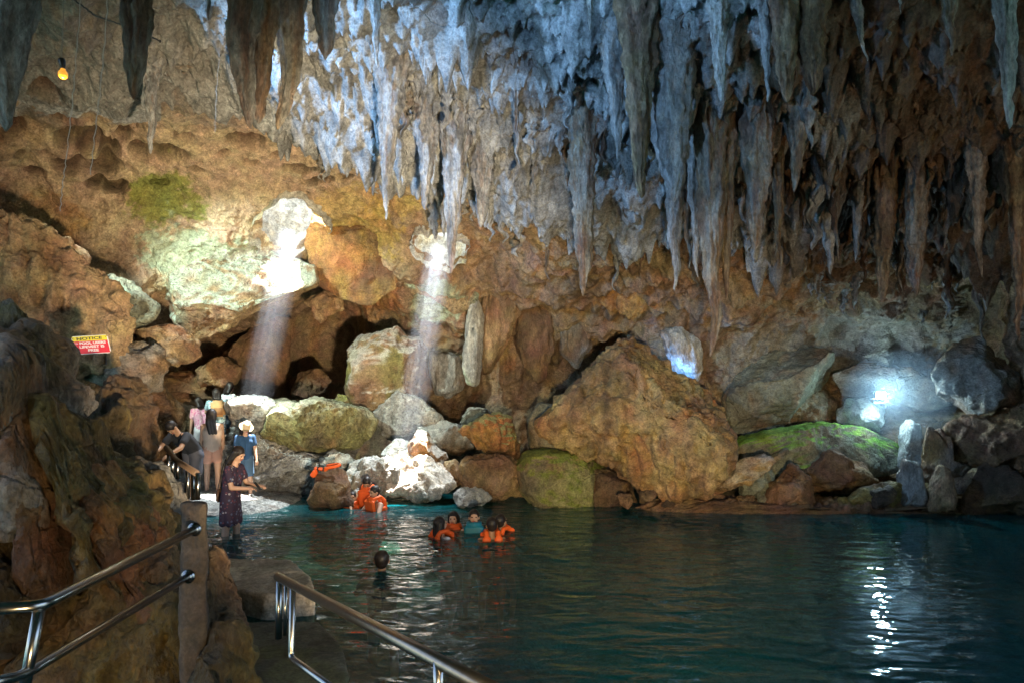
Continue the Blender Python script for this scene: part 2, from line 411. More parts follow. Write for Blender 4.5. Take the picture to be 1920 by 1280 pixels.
# the throats of the two roof openings: short rough chimneys that let the sun in
_I = np.arange(len(SH)).reshape(len(vs), len(us))[::2, ::2]
BV2 = BVHTree.FromPolygons([tuple(v) for v in SH[_I.ravel()].tolist()], grid_faces(_I.shape[1], _I.shape[0]).tolist())
def chimney(name, T, r, h, seed, tap):
    s = -np.array(SUN[:])
    nu, nv = 120, 70
    th = np.linspace(0, 2 * math.pi, nu, endpoint=False)
    t0 = []
    for a in th:
        o = T + s * 3.0 + np.array([math.cos(a), math.sin(a) * .8, 0]) * r * 1.28
        hit = BV2.ray_cast(Vector(o), Vector(s)); t0.append(3.0 + hit[3] if hit[0] is not None else np.nan)
    t0 = np.array(t0); t0 = np.where(np.isnan(t0), np.nanmedian(t0), t0); t0 = np.minimum(t0, np.nanmedian(t0) + .8)
    tt = np.linspace(0, 1, nv); TH, TT = np.meshgrid(th, tt); TH = TH.ravel(); TT = TT.ravel()
    top = float(np.max(t0)) + h
    t = np.tile(t0 - .16, nv) * (1 - TT) + top * TT
    nr = np.stack([np.cos(TH), np.sin(TH) * .8, 0 * TH], 1)
    pts = T + t[:, None] * s + nr * (r * (1.34 - tap * TT))[:, None]
    pts = pts - nr * (0.15 * np.abs(fbm(pts * 2.2 + seed, 4)) - .05 + .03 * noise(pts * 12))[:, None]
    me = mesh_np(name, pts, grid_faces(nu, nv, True), rock_colors(pts, nr, PALE, PALE * 0.8, acc=YEL, accw=.5, streak=0.2, seed=seed))
    o = link(name, me, M_WALL); tag(o, kind="structure")
    return T + s * (float(np.median(t0)) + .75) + np.array([0, -r * .5, 0])
top_r = chimney("cave_roof_opening", T_R, 0.43, 1.6, 3.0, .25)
top_l = chimney("cave_roof_opening", T_L, 0.56, 1.6, 8.0, .15)
s_ = np.array(SUN[:])
lamp("opening_fill_spot", 'SPOT', tuple(top_r), tuple(top_r + np.array([0.05, .42, -1])), 9, (0.84, 0.96, 1.0), spot_size=math.radians(150), spot_blend=.5, shadow_soft_size=0.05)  # added spots in the throats stand in for skylight
lamp("opening_fill_spot", 'SPOT', tuple(top_l), tuple(top_l + np.array([-.3, .42, -1])), 9, (0.84, 0.96, 1.0), spot_size=math.radians(150), spot_blend=.5, shadow_soft_size=0.05)

lamp("shaft_fill_spot", 'SPOT', tuple(top_r + s_ * .5), tuple(T_R + np.array([0, -.15, 0])), 330, (0.86, 0.95, 1.0), spot_size=math.radians(34), spot_blend=.9, shadow_soft_size=0.1)  # added spots brighten the rocks where the sunbeams land
lamp("shaft_fill_spot", 'SPOT', tuple(top_l + s_ * .5), tuple(T_L + np.array([.1, -.2, 0])), 420, (0.86, 0.94, 1.0), spot_size=math.radians(40), spot_blend=.9, shadow_soft_size=0.1)

# ---------------------------------------------------------------- pool bed and water
gx, gy = np.meshgrid(np.linspace(-26, 26, 260), np.linspace(-9, 26, 200))
pb = np.stack([gx.ravel(), gy.ravel(), np.zeros(gx.size)], 1)
dep = 3.9 + 0.5 * fbm(pb * 0.35, 3)
dep -= 2.2 * np.exp(-(((pb[:, 0] + 4.2) / 1.8) ** 2 + ((pb[:, 1] - 7.0) / 5.5) ** 2))
dep -= 2.6 * sstep(pb[:, 1], 11.5, 14) 
pb[:, 2] = -np.maximum(dep, 2.45) + 0.08 * fbm(pb * 1.7, 3)
f = grid_faces(260, 200)
cb = rock_colors(pb, np.tile(C(0, 0, 1), (len(pb), 1)), C(.24, .30, .22), C(.12, .17, .12), acc=YEL * .5, accw=.3, streak=0)
tag(link("pool_bed", mesh_np("pool_bed", pb, f, cb), M_WALL), kind="structure")

def water_mat():
    m = bpy.data.materials.new("cave_pool_water"); m.use_nodes = True
    t = m.node_tree; t.nodes.clear(); N = t.nodes.new; L = t.links.new
    out = N("ShaderNodeOutputMaterial"); geo = N("ShaderNodeNewGeometry")
    mp = N("ShaderNodeMapping"); mp.inputs["Scale"].default_value = (1.0, 1.9, 1); mp.inputs["Rotation"].default_value = (0, 0, 0.12)
    L(geo.outputs["Position"], mp.inputs["Vector"])
    n1 = N("ShaderNodeTexNoise"); n1.inputs["Scale"].default_value = 1.9; n1.inputs["Detail"].default_value = 1; n1.inputs["Distortion"].default_value = 0.6
    n2 = N("ShaderNodeTexNoise"); n2.inputs["Scale"].default_value = 5.5; n2.inputs["Detail"].default_value = 0.5; n2.inputs["Distortion"].default_value = 0.4
    L(mp.outputs[0], n1.inputs["Vector"]); L(mp.outputs[0], n2.inputs["Vector"])
    ad = N("ShaderNodeMath"); ad.operation = 'MULTIPLY_ADD'; ad.inputs[1].default_value = 0.22; L(n2.outputs["Fac"], ad.inputs[0]); L(n1.outputs["Fac"], ad.inputs[2])
    bp = N("ShaderNodeBump"); bp.inputs["Strength"].default_value = 1.0; bp.inputs["Distance"].default_value = 0.055
    sx = N("ShaderNodeSeparateXYZ"); L(geo.outputs["Position"], sx.inputs[0])
    cr = N("ShaderNodeMapRange"); cr.interpolation_type = 'SMOOTHSTEP'; cr.inputs["From Min"].default_value = -0.5; cr.inputs["From Max"].default_value = 5.0; cr.inputs["To Min"].default_value = 1.0; cr.inputs["To Max"].default_value = 0.32
    L(sx.outputs["X"], cr.inputs["Value"]); ml = N("ShaderNodeMath"); ml.operation = 'MULTIPLY'; L(ad.outputs[0], ml.inputs[0]); L(cr.outputs[0], ml.inputs[1])
    L(ml.outputs[0], bp.inputs["Height"])
    fr = N("ShaderNodeFresnel"); fr.inputs["IOR"].default_value = 1.33; L(bp.outputs[0], fr.inputs["Normal"])
    gl = N("ShaderNodeBsdfGlossy"); gl.inputs["Roughness"].default_value = 0.008; gl.inputs["Color"].default_value = (.9, .95, 1, 1); L(bp.outputs[0], gl.inputs["Normal"])
    tr = N("ShaderNodeBsdfTransparent"); tr.inputs["Color"].default_value = (.38, .72, .66, 1)
    df = N("ShaderNodeBsdfDiffuse"); df.inputs["Color"].default_value = (.005, .13, .15, 1)
    m1 = N("ShaderNodeMixShader"); m1.inputs[0].default_value = 0.42; L(tr.outputs[0], m1.inputs[1]); L(df.outputs[0], m1.inputs[2])
    m2 = N("ShaderNodeMixShader"); L(fr.outputs[0], m2.inputs[0]); L(m1.outputs[0], m2.inputs[1]); L(gl.outputs[0], m2.inputs[2])
    L(m2.outputs[0], out.inputs["Surface"])
    return m
M_WATER = water_mat()
gx, gy = np.meshgrid(np.linspace(-24, 24, 520), np.linspace(-8, 17.5, 400))
pw = np.stack([gx.ravel(), gy.ravel(), np.zeros(gx.size)], 1)
h = 0.018 * noise(pw * C(.9, 1.6, 1)) + 0.009 * noise(pw * C(2.6, 4.2, 1) + 4)
for (rx_, ry_) in (G(716, 1052)[:2], G(905, 1003)[:2], G(435, 1010)[:2], G(690, 946)[:2]):       # rings round the bathers
    rr = np.hypot(pw[:, 0] - rx_, pw[:, 1] - ry_)
    h += 0.010 * np.sin(rr * 16) * np.exp(-rr * 0.9)
pw[:, 2] = WATER + h * (1 - .75 * sstep(pw[:, 0], -.5, 4))
tag(link("water", mesh_np("water", pw, grid_faces(520, 400)), M_WATER), kind="structure")

# haze cylinders that give the two sunbeams their shape, thinning out towards the edge and towards the water
def mist(name, T, R, t0, t1, dens, low):
    s = -np.array(SUN[:]); nu = 32; Lh = t1 - t0
    th = np.linspace(0, 2 * math.pi, nu, endpoint=False)
    v = np.concatenate([np.stack([R * np.cos(th), R * np.sin(th), 0 * th + z], 1) for z in (0, Lh / 2, Lh)])
    f = [tuple(q) for q in grid_faces(nu, 3, True).tolist()] + [tuple(range(nu))[::-1], tuple(range(2 * nu, 3 * nu))]
    me = bpy.data.meshes.new(name); me.from_pydata(v.tolist(), [], f)
    m = bpy.data.materials.new("beam_haze"); m.use_nodes = True; t_ = m.node_tree; t_.nodes.clear(); N = t_.nodes.new; L = t_.links.new
    o_ = N("ShaderNodeOutputMaterial"); p_ = N("ShaderNodeVolumePrincipled"); p_.inputs["Color"].default_value = (.80, .86, 1.0, 1)
    tc = N("ShaderNodeTexCoord"); sx = N("ShaderNodeSeparateXYZ"); L(tc.outputs["Object"], sx.inputs[0])
    cb_ = N("ShaderNodeCombineXYZ"); L(sx.outputs[0], cb_.inputs[0]); L(sx.outputs[1], cb_.inputs[1])
    ln = N("ShaderNodeVectorMath"); ln.operation = 'LENGTH'; L(cb_.outputs[0], ln.inputs[0])
    mr = N("ShaderNodeMapRange"); mr.interpolation_type = 'SMOOTHSTEP'; mr.inputs["From Min"].default_value = R; mr.inputs["From Max"].default_value = R * .35; L(ln.outputs["Value"], mr.inputs["Value"])
    mz = N("ShaderNodeMapRange"); mz.inputs["From Max"].default_value = Lh; mz.inputs["To Min"].default_value = low; L(sx.outputs[2], mz.inputs["Value"])
    nz = N("ShaderNodeTexNoise"); nz.inputs["Scale"].default_value = 11; nz.inputs["Detail"].default_value = 1; L(cb_.outputs[0], nz.inputs["Vector"])
    mn = N("ShaderNodeMapRange"); mn.inputs["From Min"].default_value = .35; mn.inputs["From Max"].default_value = .62; mn.inputs["To Min"].default_value = .35; mn.inputs["To Max"].default_value = 1.5; L(nz.outputs["Fac"], mn.inputs["Value"])
    a_ = N("ShaderNodeMath"); a_.operation = 'MULTIPLY'; L(mr.outputs[0], a_.inputs[0]); L(mz.outputs[0], a_.inputs[1])
    b_ = N("ShaderNodeMath"); b_.operation = 'MULTIPLY'; L(a_.outputs[0], b_.inputs[0]); L(mn.outputs[0], b_.inputs[1])
    c_ = N("ShaderNodeMath"); c_.operation = 'MULTIPLY'; c_.inputs[1].default_value = dens; L(b_.outputs[0], c_.inputs[0]); L(c_.outputs[0], p_.inputs["Density"])
    L(p_.outputs[0], o_.inputs["Volume"])
    o = link(name, me, m, loc=tuple(T + s * t0)); o.rotation_euler = Vector(s).to_track_quat('Z', 'Y').to_euler(); tag(o, kind="stuff"); return o
mist("sunbeam_mist", T_R, .36, 0.02, 4.4, .17, .55)
mist("sunbeam_mist", T_L, .36, 1.7, 5.2, .17, .35)
SC.cycles.volume_step_rate = 2.0
SC.cycles.volume_max_steps = 64

# ---------------------------------------------------------------- free-standing rocks, each with its own outline and depth
BASES = {
 'tan': (TAN, BROWN * 1.3), 'brown': (BROWN * 1.3, BROWN * .7), 'grey': (GREY * .9, BROWN * 1.3), 'pale': (PALE, GREY), 'orange': (ORANGE, BROWN),
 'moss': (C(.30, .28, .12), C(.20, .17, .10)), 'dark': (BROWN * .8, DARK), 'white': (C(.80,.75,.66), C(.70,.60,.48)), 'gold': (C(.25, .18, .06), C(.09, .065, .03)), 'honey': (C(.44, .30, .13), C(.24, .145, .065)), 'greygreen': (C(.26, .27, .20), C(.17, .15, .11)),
}
def rock(name, outline, d, thick, pal='tan', label=None, cat='rock', sub=5, seed=0, amp=0.10, facets=8, flute=0.0, lean=0.0, e=0.56, acc=ORANGE, accw=.3,
         top=None, topw=.7, mat=None, group=None, pit=0.0, back=0.6, streak=.4, fine=0.03, kind=None, flow=0.0):
    v, f = ico(sub)
    o = np.array([P(x, y, d) for x, y in outline])[:, [0, 2]]
    A = o; Bp = np.roll(o, -1, axis=0)
    cr = A[:, 0] * Bp[:, 1] - Bp[:, 0] * A[:, 1]
    ctr = ((A + Bp) * cr[:, None]).sum(0) / (3 * cr.sum())
    # densify, then radius as a function of the angle round the centre
    seg = np.concatenate([A + (Bp - A) * t for t in np.linspace(0, 1, 24, endpoint=False)])
    ang = np.arctan2(seg[:, 1] - ctr[1], seg[:, 0] - ctr[0]); rad = np.hypot(*(seg - ctr).T)
    nb = 180; bins = ((ang + math.pi) / (2 * math.pi) * nb).astype(int) % nb
    R = np.full(nb, np.nan)
    for k in range(nb):
        m = bins == k
        if m.any(): R[k] = rad[m].max()
    ok = ~np.isnan(R); idx = np.arange(nb)
    R = np.interp(idx, np.concatenate([idx[ok] - nb, idx[ok], idx[ok] + nb]), np.tile(R[ok], 3))
    R = (R * 2 + np.roll(R, 1) + np.roll(R, -1)) / 4
    rho = np.hypot(v[:, 0], v[:, 2]); th = np.arctan2(v[:, 2], v[:, 0])
    t = (th + math.pi) / (2 * math.pi) * nb - 0.5; i = np.floor(t).astype(int); fr = t - i
    Rt = R[i % nb] * (1 - fr) + R[(i + 1) % nb] * fr
    q = np.stack([np.cos(th) * rho ** e, np.sign(v[:, 1]) * np.abs(v[:, 1]) ** 0.8, np.sin(th) * rho ** e], 1)   # unit form
    rs = np.random.RandomState(seed + 11)
    for k in range(facets):
        n = rs.normal(size=3); n[1] = -abs(n[1]) * 1.3 - 0.25; n /= np.linalg.norm(n)
        s = q @ n - rs.uniform(0.5, 0.88)
        q = q - n * np.maximum(s, 0)[:, None] * 0.94
    rr_ = np.hypot(q[:, 0], q[:, 2]); 
    p = np.stack([ctr[0] + q[:, 0] * Rt, d + q[:, 1] * thick * np.where(q[:, 1] > 0, back, 1), ctr[1] + q[:, 2] * Rt], 1)
    p[:, 1] += lean * (p[:, 2] - ctr[1])
    size = float(np.mean(R)); fq = 1.0 / max(size, 0.15)
    n = vnorm(p, f); w = p + seed * 3.7
    dsp = amp * size * (fbm(w * fq * 1.1, 3) + 0.45 * (ridged(w * fq * 2.2, 3) - 1.0))
    dsp += fine * (0.6 + 0.4 * min(size, 2)) * fbm(w * 6.5, 4)
    if flute: dsp += flute * (np.abs(noise(w * C(4.2, 4.2, .55))) * 2 - .5 + .6 * np.abs(noise(w * C(10, 10, 1.2))))
    if flow: dsp += flow * (np.abs(noise(w * C(1.5, 1.5, .55) + C(0, 0, 0) + np.stack([w[:, 2] * .8, 0 * w[:, 0], 0 * w[:, 0]], 1))) * 2 - .4) + flow * .4 * np.abs(noise(np.stack([w[:, 0] * 5 + w[:, 2] * 2.4, w[:, 1] * 4, w[:, 2] * 1.2], 1)))
    if pit:
        a, b_, c_ = worley(w * 7.0)
        dsp -= pit * np.clip(1 - a * 1.9, 0, 1) * (0.3 + c_)
    p = p + n * dsp[:, None]
    n2 = vnorm(p, f)
    b0, b1 = BASES[pal]
    col = rock_colors(p, n2, b0, b1, acc=acc, accw=accw, seed=seed * 1.3, streak=streak, top=top, topw=topw)
    base_pt = np.array([p[:, 0].mean(), p[:, 1].mean(), p[:, 2].min()])
    me = mesh_np(name, p - base_pt, f, col)
    ob = link(name, me, mat or M_WALL, loc=tuple(base_pt))
    tag(ob, label, cat if label else None, group, kind)
    return ob
R_ = rock
# overhanging lobes of the far wall, left
R_("rock_overhang", [(225,430),(280,412),(340,425),(420,445),(500,470),(588,490),(600,535),(545,560),(490,585),(440,618),(390,645),(365,640),(330,600),(290,560),(262,500)], 14.0, .9, 'tan', "broad rock overhang with a pale green sunlit face above the dark recess", sub=6, seed=1, amp=.07, facets=3, acc=PALEG, accw=.6, pit=.06, lean=.45, mat=M_PIT, top=C(.55,.62,.50), topw=1)  # pale green top and accent paint the daylight patch into the rock
R_("rock_overhang", [(120,525),(200,508),(250,530),(297,572),(285,600),(250,615),(190,612),(150,600),(110,570)], 10.8, .7, 'greygreen', "short pitted rock overhang above the red notice sign", sub=5, seed=2, acc=PALEG, accw=.9, pit=.05, lean=.3, mat=M_PIT)
R_("rock_overhang", [(258,618),(330,608),(372,640),(374,668),(320,692),(280,665)], 11.2, .6, 'tan', "small wedge of pale rock jutting out right of the notice sign", seed=3, acc=PALE, accw=.8)
R_("rock_overhang", [(165,650),(240,640),(300,650),(302,690),(290,725),(262,748),(215,720),(160,712)], 10.2, .7, 'grey', "rock lobe with sunlit streaks painted white below the notice sign", seed=4, acc=PALE, accw=1, flute=.05)  # white accent paints sunlit streaks into the lobe
R_("rock_wall_lobe", [(-160,395),(-40,410),(40,402),(95,440),(150,470),(178,505),(215,535),(222,580),(246,610),(238,660),(205,700),(160,712),(120,745),(60,700),(-160,720)], 9.9, .9, 'tan', "weathered brown rock lobe that the notice sign hangs on", sub=7, seed=5, amp=.10, flute=.09, pit=.05, accw=.15, e=.42, facets=14)
R_("rock_overhang", [(590,392),(650,380),(715,415),(745,470),(748,545),(700,575),(640,562),(590,530),(570,450)], 14.35, .45, 'orange', "rounded orange rock lobe between the two roof openings", seed=6, acc=YEL, accw=.6, amp=.06)
R_("hanging_rock", [(566,562),(605,540),(640,555),(645,580),(620,590),(600,608),(588,580)], 14.6, .3, 'tan', "ragged pale rock hanging over the right-hand cave recess", sub=5, seed=7, flute=.04)
R_("rock_overhang", [(745,465),(800,452),(860,480),(905,520),(890,575),(850,590),(800,560),(750,530)], 15.0, .35, 'tan', "rough pale rock face under the right roof opening", seed=8, acc=PALEG, accw=.9, pit=.04, lean=.3, mat=M_PIT)  # pale green accent paints soft skylight into this face
# rocks in and before the recesses
R_("leaning_slab", [(365,735),(380,690),(440,645),(500,592),(552,580),(545,640),(540,690),(525,745),(440,750)], 16.6, .6, 'brown', "tall slanting brown slab standing between the two dark recesses", sub=5, seed=9, acc=ORANGE, accw=.5, amp=.06)
R_("recess_rock", [(280,720),(330,690),(380,700),(420,725),(430,750),(350,760),(285,750)], 15.6, .6, 'brown', "low brown rock lying at the mouth of the left dark recess", seed=10)
R_("standing_block", [(660,600),(710,598),(750,612),(795,640),(795,705),(778,748),(700,772),(640,768),(612,740),(614,700),(634,645)], 14.75, .8, 'brown', "big upright reddish block with a pale crest behind the sunbeam", sub=6, seed=11, acc=MOSS, accw=.5, top=PALE, topw=.5, flute=.05, amp=.07, facets=12, e=.4)  # pale top colour paints the lit crest
R_("rock_shoulder", [(700,775),(745,728),(790,745),(832,785),(850,815),(780,830),(715,815)], 14.5, .5, 'pale', "pale dusty rock shoulder at the foot of the upright block", seed=12, pit=.04, mat=M_PIT)
R_("mossy_slab", [(470,760),(500,742),(560,752),(590,742),(640,752),(690,768),(706,790),(700,812),(668,842),(600,846),(540,832),(475,805)], 13.7, 1.0, 'moss', "wide mossy slab with a flat top above the white slope", sub=6, seed=13, amp=.05, top=C(.44,.44,.30), topw=.8, pit=.04, mat=M_PIT, facets=4)
R_("pitted_boulder", [(420,765),(440,742),(490,740),(520,758),(515,800),(470,812),(425,800)], 13.5, .6, 'pale', "grey pitted boulder beside the climbing visitors", seed=14, pit=.05, mat=M_PIT, facets=3)
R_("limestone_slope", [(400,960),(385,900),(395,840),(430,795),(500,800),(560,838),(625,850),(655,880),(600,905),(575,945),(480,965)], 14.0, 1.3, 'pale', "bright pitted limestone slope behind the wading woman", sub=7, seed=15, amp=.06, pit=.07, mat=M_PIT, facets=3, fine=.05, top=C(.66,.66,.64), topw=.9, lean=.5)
R_("landing_rock", [(285,925),(330,918),(430,920),(500,925),(560,935),(575,965),(285,975)], 12.9, 1.5, 'pale', "flat wet rock landing where the visitors stand", sub=6, seed=16, amp=.03, e=.5, facets=0, pit=.05, mat=M_PIT)
R_("landing_step", [(300,868),(380,862),(425,872),(455,890),(460,935),(300,935)], 14.4, .8, 'pale', "rock step behind the landing where the backpack wearer stands", sub=5, seed=17, amp=.03, e=.4, facets=0, pit=.04, mat=M_PIT)
R_("shore_boulder", [(572,935),(585,900),(600,880),(628,872),(648,882),(656,915),(672,950),(590,955)], 12.3, .5, 'brown', "pointed brown boulder draped with an orange life vest", seed=18, acc=ORANGE, accw=.5)
R_("shore_boulder", [(640,905),(655,868),(690,858),(725,862),(755,882),(758,905),(728,925),(705,955),(655,955)], 12.9, .6, 'pale', "rounded pale boulder behind the bathers at the shore", seed=19, sub=6, flute=.06, pit=.05, amp=.14, acc=BROWN, accw=.5, top=PALE)
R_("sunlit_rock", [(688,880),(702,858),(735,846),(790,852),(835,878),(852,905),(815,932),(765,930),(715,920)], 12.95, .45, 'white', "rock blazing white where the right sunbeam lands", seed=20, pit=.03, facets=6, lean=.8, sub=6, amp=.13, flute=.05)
R_("rock_pinnacle", [(765,835),(784,806),(804,808),(822,838),(838,848),(835,882),(785,886)], 13.3, .35, 'orange', "small orange pinnacle just right of the sunlit rock", seed=21, flute=.03, top=PALE)
R_("shore_boulder", [(836,890),(836,868),(852,860),(866,885),(862,912),(832,910)], 13.1, .25, 'tan', "narrow tan boulder between the pinnacle and the mushroom rock", seed=22, flute=.03)
R_("mushroom_rock", [(860,805),(888,790),(915,772),(955,784),(966,810),(980,840),(984,878),(958,872),(925,857),(905,838),(880,822)], 12.9, .6, 'orange', "mushroom shaped rock with orange rim and mossy cap", sub=6, seed=23, flute=.07, top=C(.34,.36,.16), topw=1, amp=.10, lean=-.25)
R_("shore_boulder", [(858,795),(880,765),(912,764),(935,790),(925,815),(870,812)], 14.4, .4, 'greygreen', "grey boulder set back behind the mushroom rock", seed=24, top=PALE)
R_("shore_boulder", [(780,800),(820,780),(870,800),(890,840),(850,860),(800,840)], 14.2, .6, 'grey', "dark grey boulder behind the orange pinnacle", seed=54, top=PALE)
R_("shore_boulder", [(845,905),(872,858),(930,850),(985,876),(998,935),(930,948),(850,935)], 12.8, .7, 'tan', "tan boulder standing in the water under the mushroom rock", sub=6, seed=25, flute=.05, pit=.03)
R_("shore_boulder", [(845,925),(870,905),(905,915),(925,935),(905,950),(850,945)], 12.3, .4, 'pale', "low white topped rock at the waterline under the mushroom rock", seed=26, top=PALE)
R_("mossy_boulder", [(965,875),(985,850),(1020,842),(1065,845),(1110,858),(1140,880),(1152,915),(1130,950),(1000,950),(972,915)], 12.9, .9, 'moss', "low rounded boulder coated in green moss left of the giant boulder", sub=6, seed=27, amp=.05, top=C(.22,.25,.05), topw=1, facets=2)
R_("leaning_slab", [(988,785),(1010,752),(1045,760),(1085,800),(1140,850),(1115,866),(1040,846),(992,842)], 13.7, .6, 'greygreen', "smooth grey green slab wedged under the giant boulder", seed=28, amp=.04, facets=2)
R_("giant_boulder", [(1012,800),(1030,768),(1060,738),(1110,690),(1148,655),(1172,636),(1196,630),(1225,642),(1262,665),(1310,700),(1342,728),(1362,752),(1366,800),(1352,850),(1330,890),(1300,917),(1235,922),(1192,908),(1150,872),(1092,852),(1040,832)], 12.6, 1.5, 'honey', "giant peaked brown boulder rising from the far shore", sub=7, seed=31, amp=.05, flute=.075, facets=4, acc=ORANGE, accw=.7, streak=.9, fine=.04, lean=.25)
R_("shore_boulder", [(1110,880),(1150,872),(1185,900),(1200,945),(1110,948)], 12.5, .5, 'dark', "dark boulder in the shadow under the giant boulder", seed=32)
R_("leaning_slab", [(1315,925),(1345,885),(1385,862),(1440,852),(1447,862),(1425,885),(1382,912),(1340,945),(1315,945)], 11.9, .4, 'tan', "slanting reddish slab leaning beside the giant boulder", seed=33, accw=.6, flute=.03, top=PALE, topw=.4)
R_("leaning_slab", [(1420,872),(1475,838),(1478,846),(1440,880)], 12.6, .2, 'greygreen', "thin pale slab pointing up right of the giant boulder", seed=34)
R_("shore_boulder", [(1430,945),(1450,905),(1485,870),(1502,876),(1520,900),(1535,950)], 12.0, .4, 'brown', "pyramid shaped brown boulder at the far waterline", seed=35, flute=.03, acc=ORANGE, accw=.5)
R_("shore_boulder", [(1385,900),(1410,872),(1440,868),(1462,892),(1450,945),(1390,945)], 12.4, .4, 'greygreen', "grey boulder between the leaning slab and the pyramid boulder", seed=36)
R_("shore_boulder", [(1508,890),(1545,850),(1560,842),(1585,846),(1635,870),(1645,905),(1570,914),(1515,908)], 12.4, .5, 'brown', "brown boulder with a ridged back below the mossy ledge", seed=37, flute=.03, accw=.5)
R_("leaning_slab", [(1590,935),(1622,912),(1675,902),(1700,910),(1705,950),(1600,950)], 11.9, .4, 'gold', "flat ochre slab at the waterline below the floodlight", seed=38)
R_("shore_ledge", [(1190,942),(1330,939),(1480,940),(1600,937),(1700,940),(1800,940),(1960,936),(1960,970),(1190,970)], 12.2, .6, 'brown', "long low rock ledge along the far waterline", sub=7, seed=39, e=.4, facets=0, amp=.05, pit=.10, fine=.12)
R_("slanting_wall_rock", [(1355,745),(1385,700),(1440,655),(1500,640),(1558,662),(1562,712),(1545,748),(1480,790),(1420,815),(1362,815)], 13.9, .9, 'greygreen', "large pale grey slanting rock behind the giant boulder", sub=6, seed=40, amp=.05, flute=.02, facets=5)
R_("slanting_wall_rock", [(1362,830),(1440,805),(1540,790),(1610,800),(1690,838),(1705,870),(1640,890),(1500,895),(1370,885)], 13.3, .8, 'greygreen', "wide smooth sloping rock with green moss below the floodlight", sub=6, seed=41, amp=.04, facets=3, top=C(.20,.42,.03), topw=.75)
R_("lamp_boulder", [(1568,775),(1590,748),(1625,742),(1662,760),(1670,790),(1650,808),(1600,806),(1572,795)], 13.5, .5, 'pale', "pale boulder glowing right under the floodlight", seed=42, pit=.03, acc=PALEG, accw=.7)
R_("wall_slab", [(1560,700),(1620,672),(1700,690),(1770,720),(1780,760),(1720,770),(1640,745),(1580,740)], 13.6, .5, 'grey', "grey rock shelf above the floodlight", seed=43)
R_("wall_slab", [(1750,700),(1795,640),(1850,630),(1905,690),(1890,750),(1820,775),(1760,745)], 12.3, .6, 'grey', "layered grey rock right of the floodlight", seed=44, flute=.04)
R_("right_rock_pile", [(1755,850),(1785,790),(1830,768),(1870,780),(1920,760),(2000,790),(2000,900),(1900,900),(1850,862),(1800,886),(1765,880)], 11.9, .8, 'brown', "big jagged brown rock at the right edge above the water", sub=6, seed=45, amp=.09, flute=.04)
R_("right_rock_pile", [(1815,950),(1830,890),(1860,858),(1885,888),(1905,925),(2000,915),(2000,965),(1815,965)], 11.5, .5, 'dark', "dark boulder at the right edge of the far waterline", seed=46, flute=.03)
def spire(outline, d, label, seed, pal='grey', name="stalagmite"):
    return R_(name, outline, d, .25, pal, label, 'stalagmite', seed=seed, flute=.035, amp=.06, facets=1, mat=M_STAL)
spire([(1686,860),(1692,800),(1703,784),(1718,795),(1720,825),(1732,845),(1728,870),(1690,878)], 12.9, "pale stubby stalagmite right under the floodlight", 47, 'pale')
spire([(1682,948),(1688,890),(1698,862),(1712,862),(1724,885),(1732,948)], 11.8, "grey brown stalagmite rising from the water, leftmost of the right shore", 48)
spire([(1732,900),(1735,850),(1742,800),(1748,798),(1756,840),(1762,802),(1772,812),(1780,862),(1818,872),(1800,890),(1770,900)], 12.1, "twin pointed stalagmite behind the right shore", 49)
spire([(1744,955),(1750,900),(1760,870),(1772,876),(1780,910),(1786,955)], 11.5, "thin pinkish stalagmite standing in the water", 50, 'tan')
spire([(1640,935),(1652,905),(1664,915),(1670,940)], 12.1, "tiny stalagmite on the ledge under the floodlight", 51, 'tan')
# fluted drapery on the middle of the far wall
def drape(outline, d, label, seed, pal, **k):
    return R_("rock_drapery", outline, d + .95, .4, pal, label, 'drapery', seed=seed, flute=.07, amp=.04, facets=0, mat=M_STAL, **k)
drape([(938,528),(978,546),(972,590),(950,640),(925,690),(905,705),(900,650),(905,590),(918,545)], 14.2, "orange brown fluted drapery on the far wall right of the sunbeam", 60, 'tan')
drape([(880,575),(895,560),(905,600),(900,680),(893,722),(876,715),(868,670)], 14.0, "narrow pale green drapery hanging on the far wall", 61, 'pale', acc=PALEG, accw=1)
drape([(975,560),(1035,580),(1040,660),(1010,720),(985,690),(965,640)], 14.5, "broad dark fluted drapery on the far wall left of the giant boulder", 62, 'brown')
drape([(1050,590),(1110,600),(1105,650),(1080,690),(1050,660)], 14.5, "short dark drapery above the left flank of the giant boulder", 63, 'grey')
drape([(808,660),(860,665),(868,720),(845,745),(815,740)], 14.6, "blunt grey drapery in the dark gap right of the sunbeam", 64, 'grey')

# ---------------------------------------------------------------- near rocks, left and bottom
R_("flowstone_mass", [(-420,600),(-60,612),(30,612),(66,630),(82,700),(100,760),(130,810),(165,850),(210,890),(262,930),(298,985),(322,1050),(338,1120),(345,1250),(345,1600),(-500,1600)], 5.6, 1.0, 'gold', "huge brown flowstone mass filling the lower left", sub=7, seed=70, amp=.045, flute=.05, flow=.22, facets=2, fine=.10, pit=.045, mat=M_WET, acc=ORANGE, accw=.55, e=.5, back=.8)
R_("flowstone_lump", [(-40,640),(40,618),(68,640),(75,700),(110,800),(190,880),(150,900),(20,860),(-60,760)], 5.0, .5, 'grey', "smooth greyish flowstone cone at the left edge", sub=6, seed=71, flute=.03, flow=.12, facets=0, amp=.04, pit=.03, fine=.07, mat=M_WET)
R_("flowstone_lump", [(150,770),(180,730),(205,706),(240,704),(268,735),(284,800),(282,862),(240,890),(185,850)], 7.6, .6, 'dark', "knobbly dark rock below the notice sign", seed=73, pit=.03, sub=6, fine=.07, mat=M_WET)  # dark palette stands in for the shade of the gap here
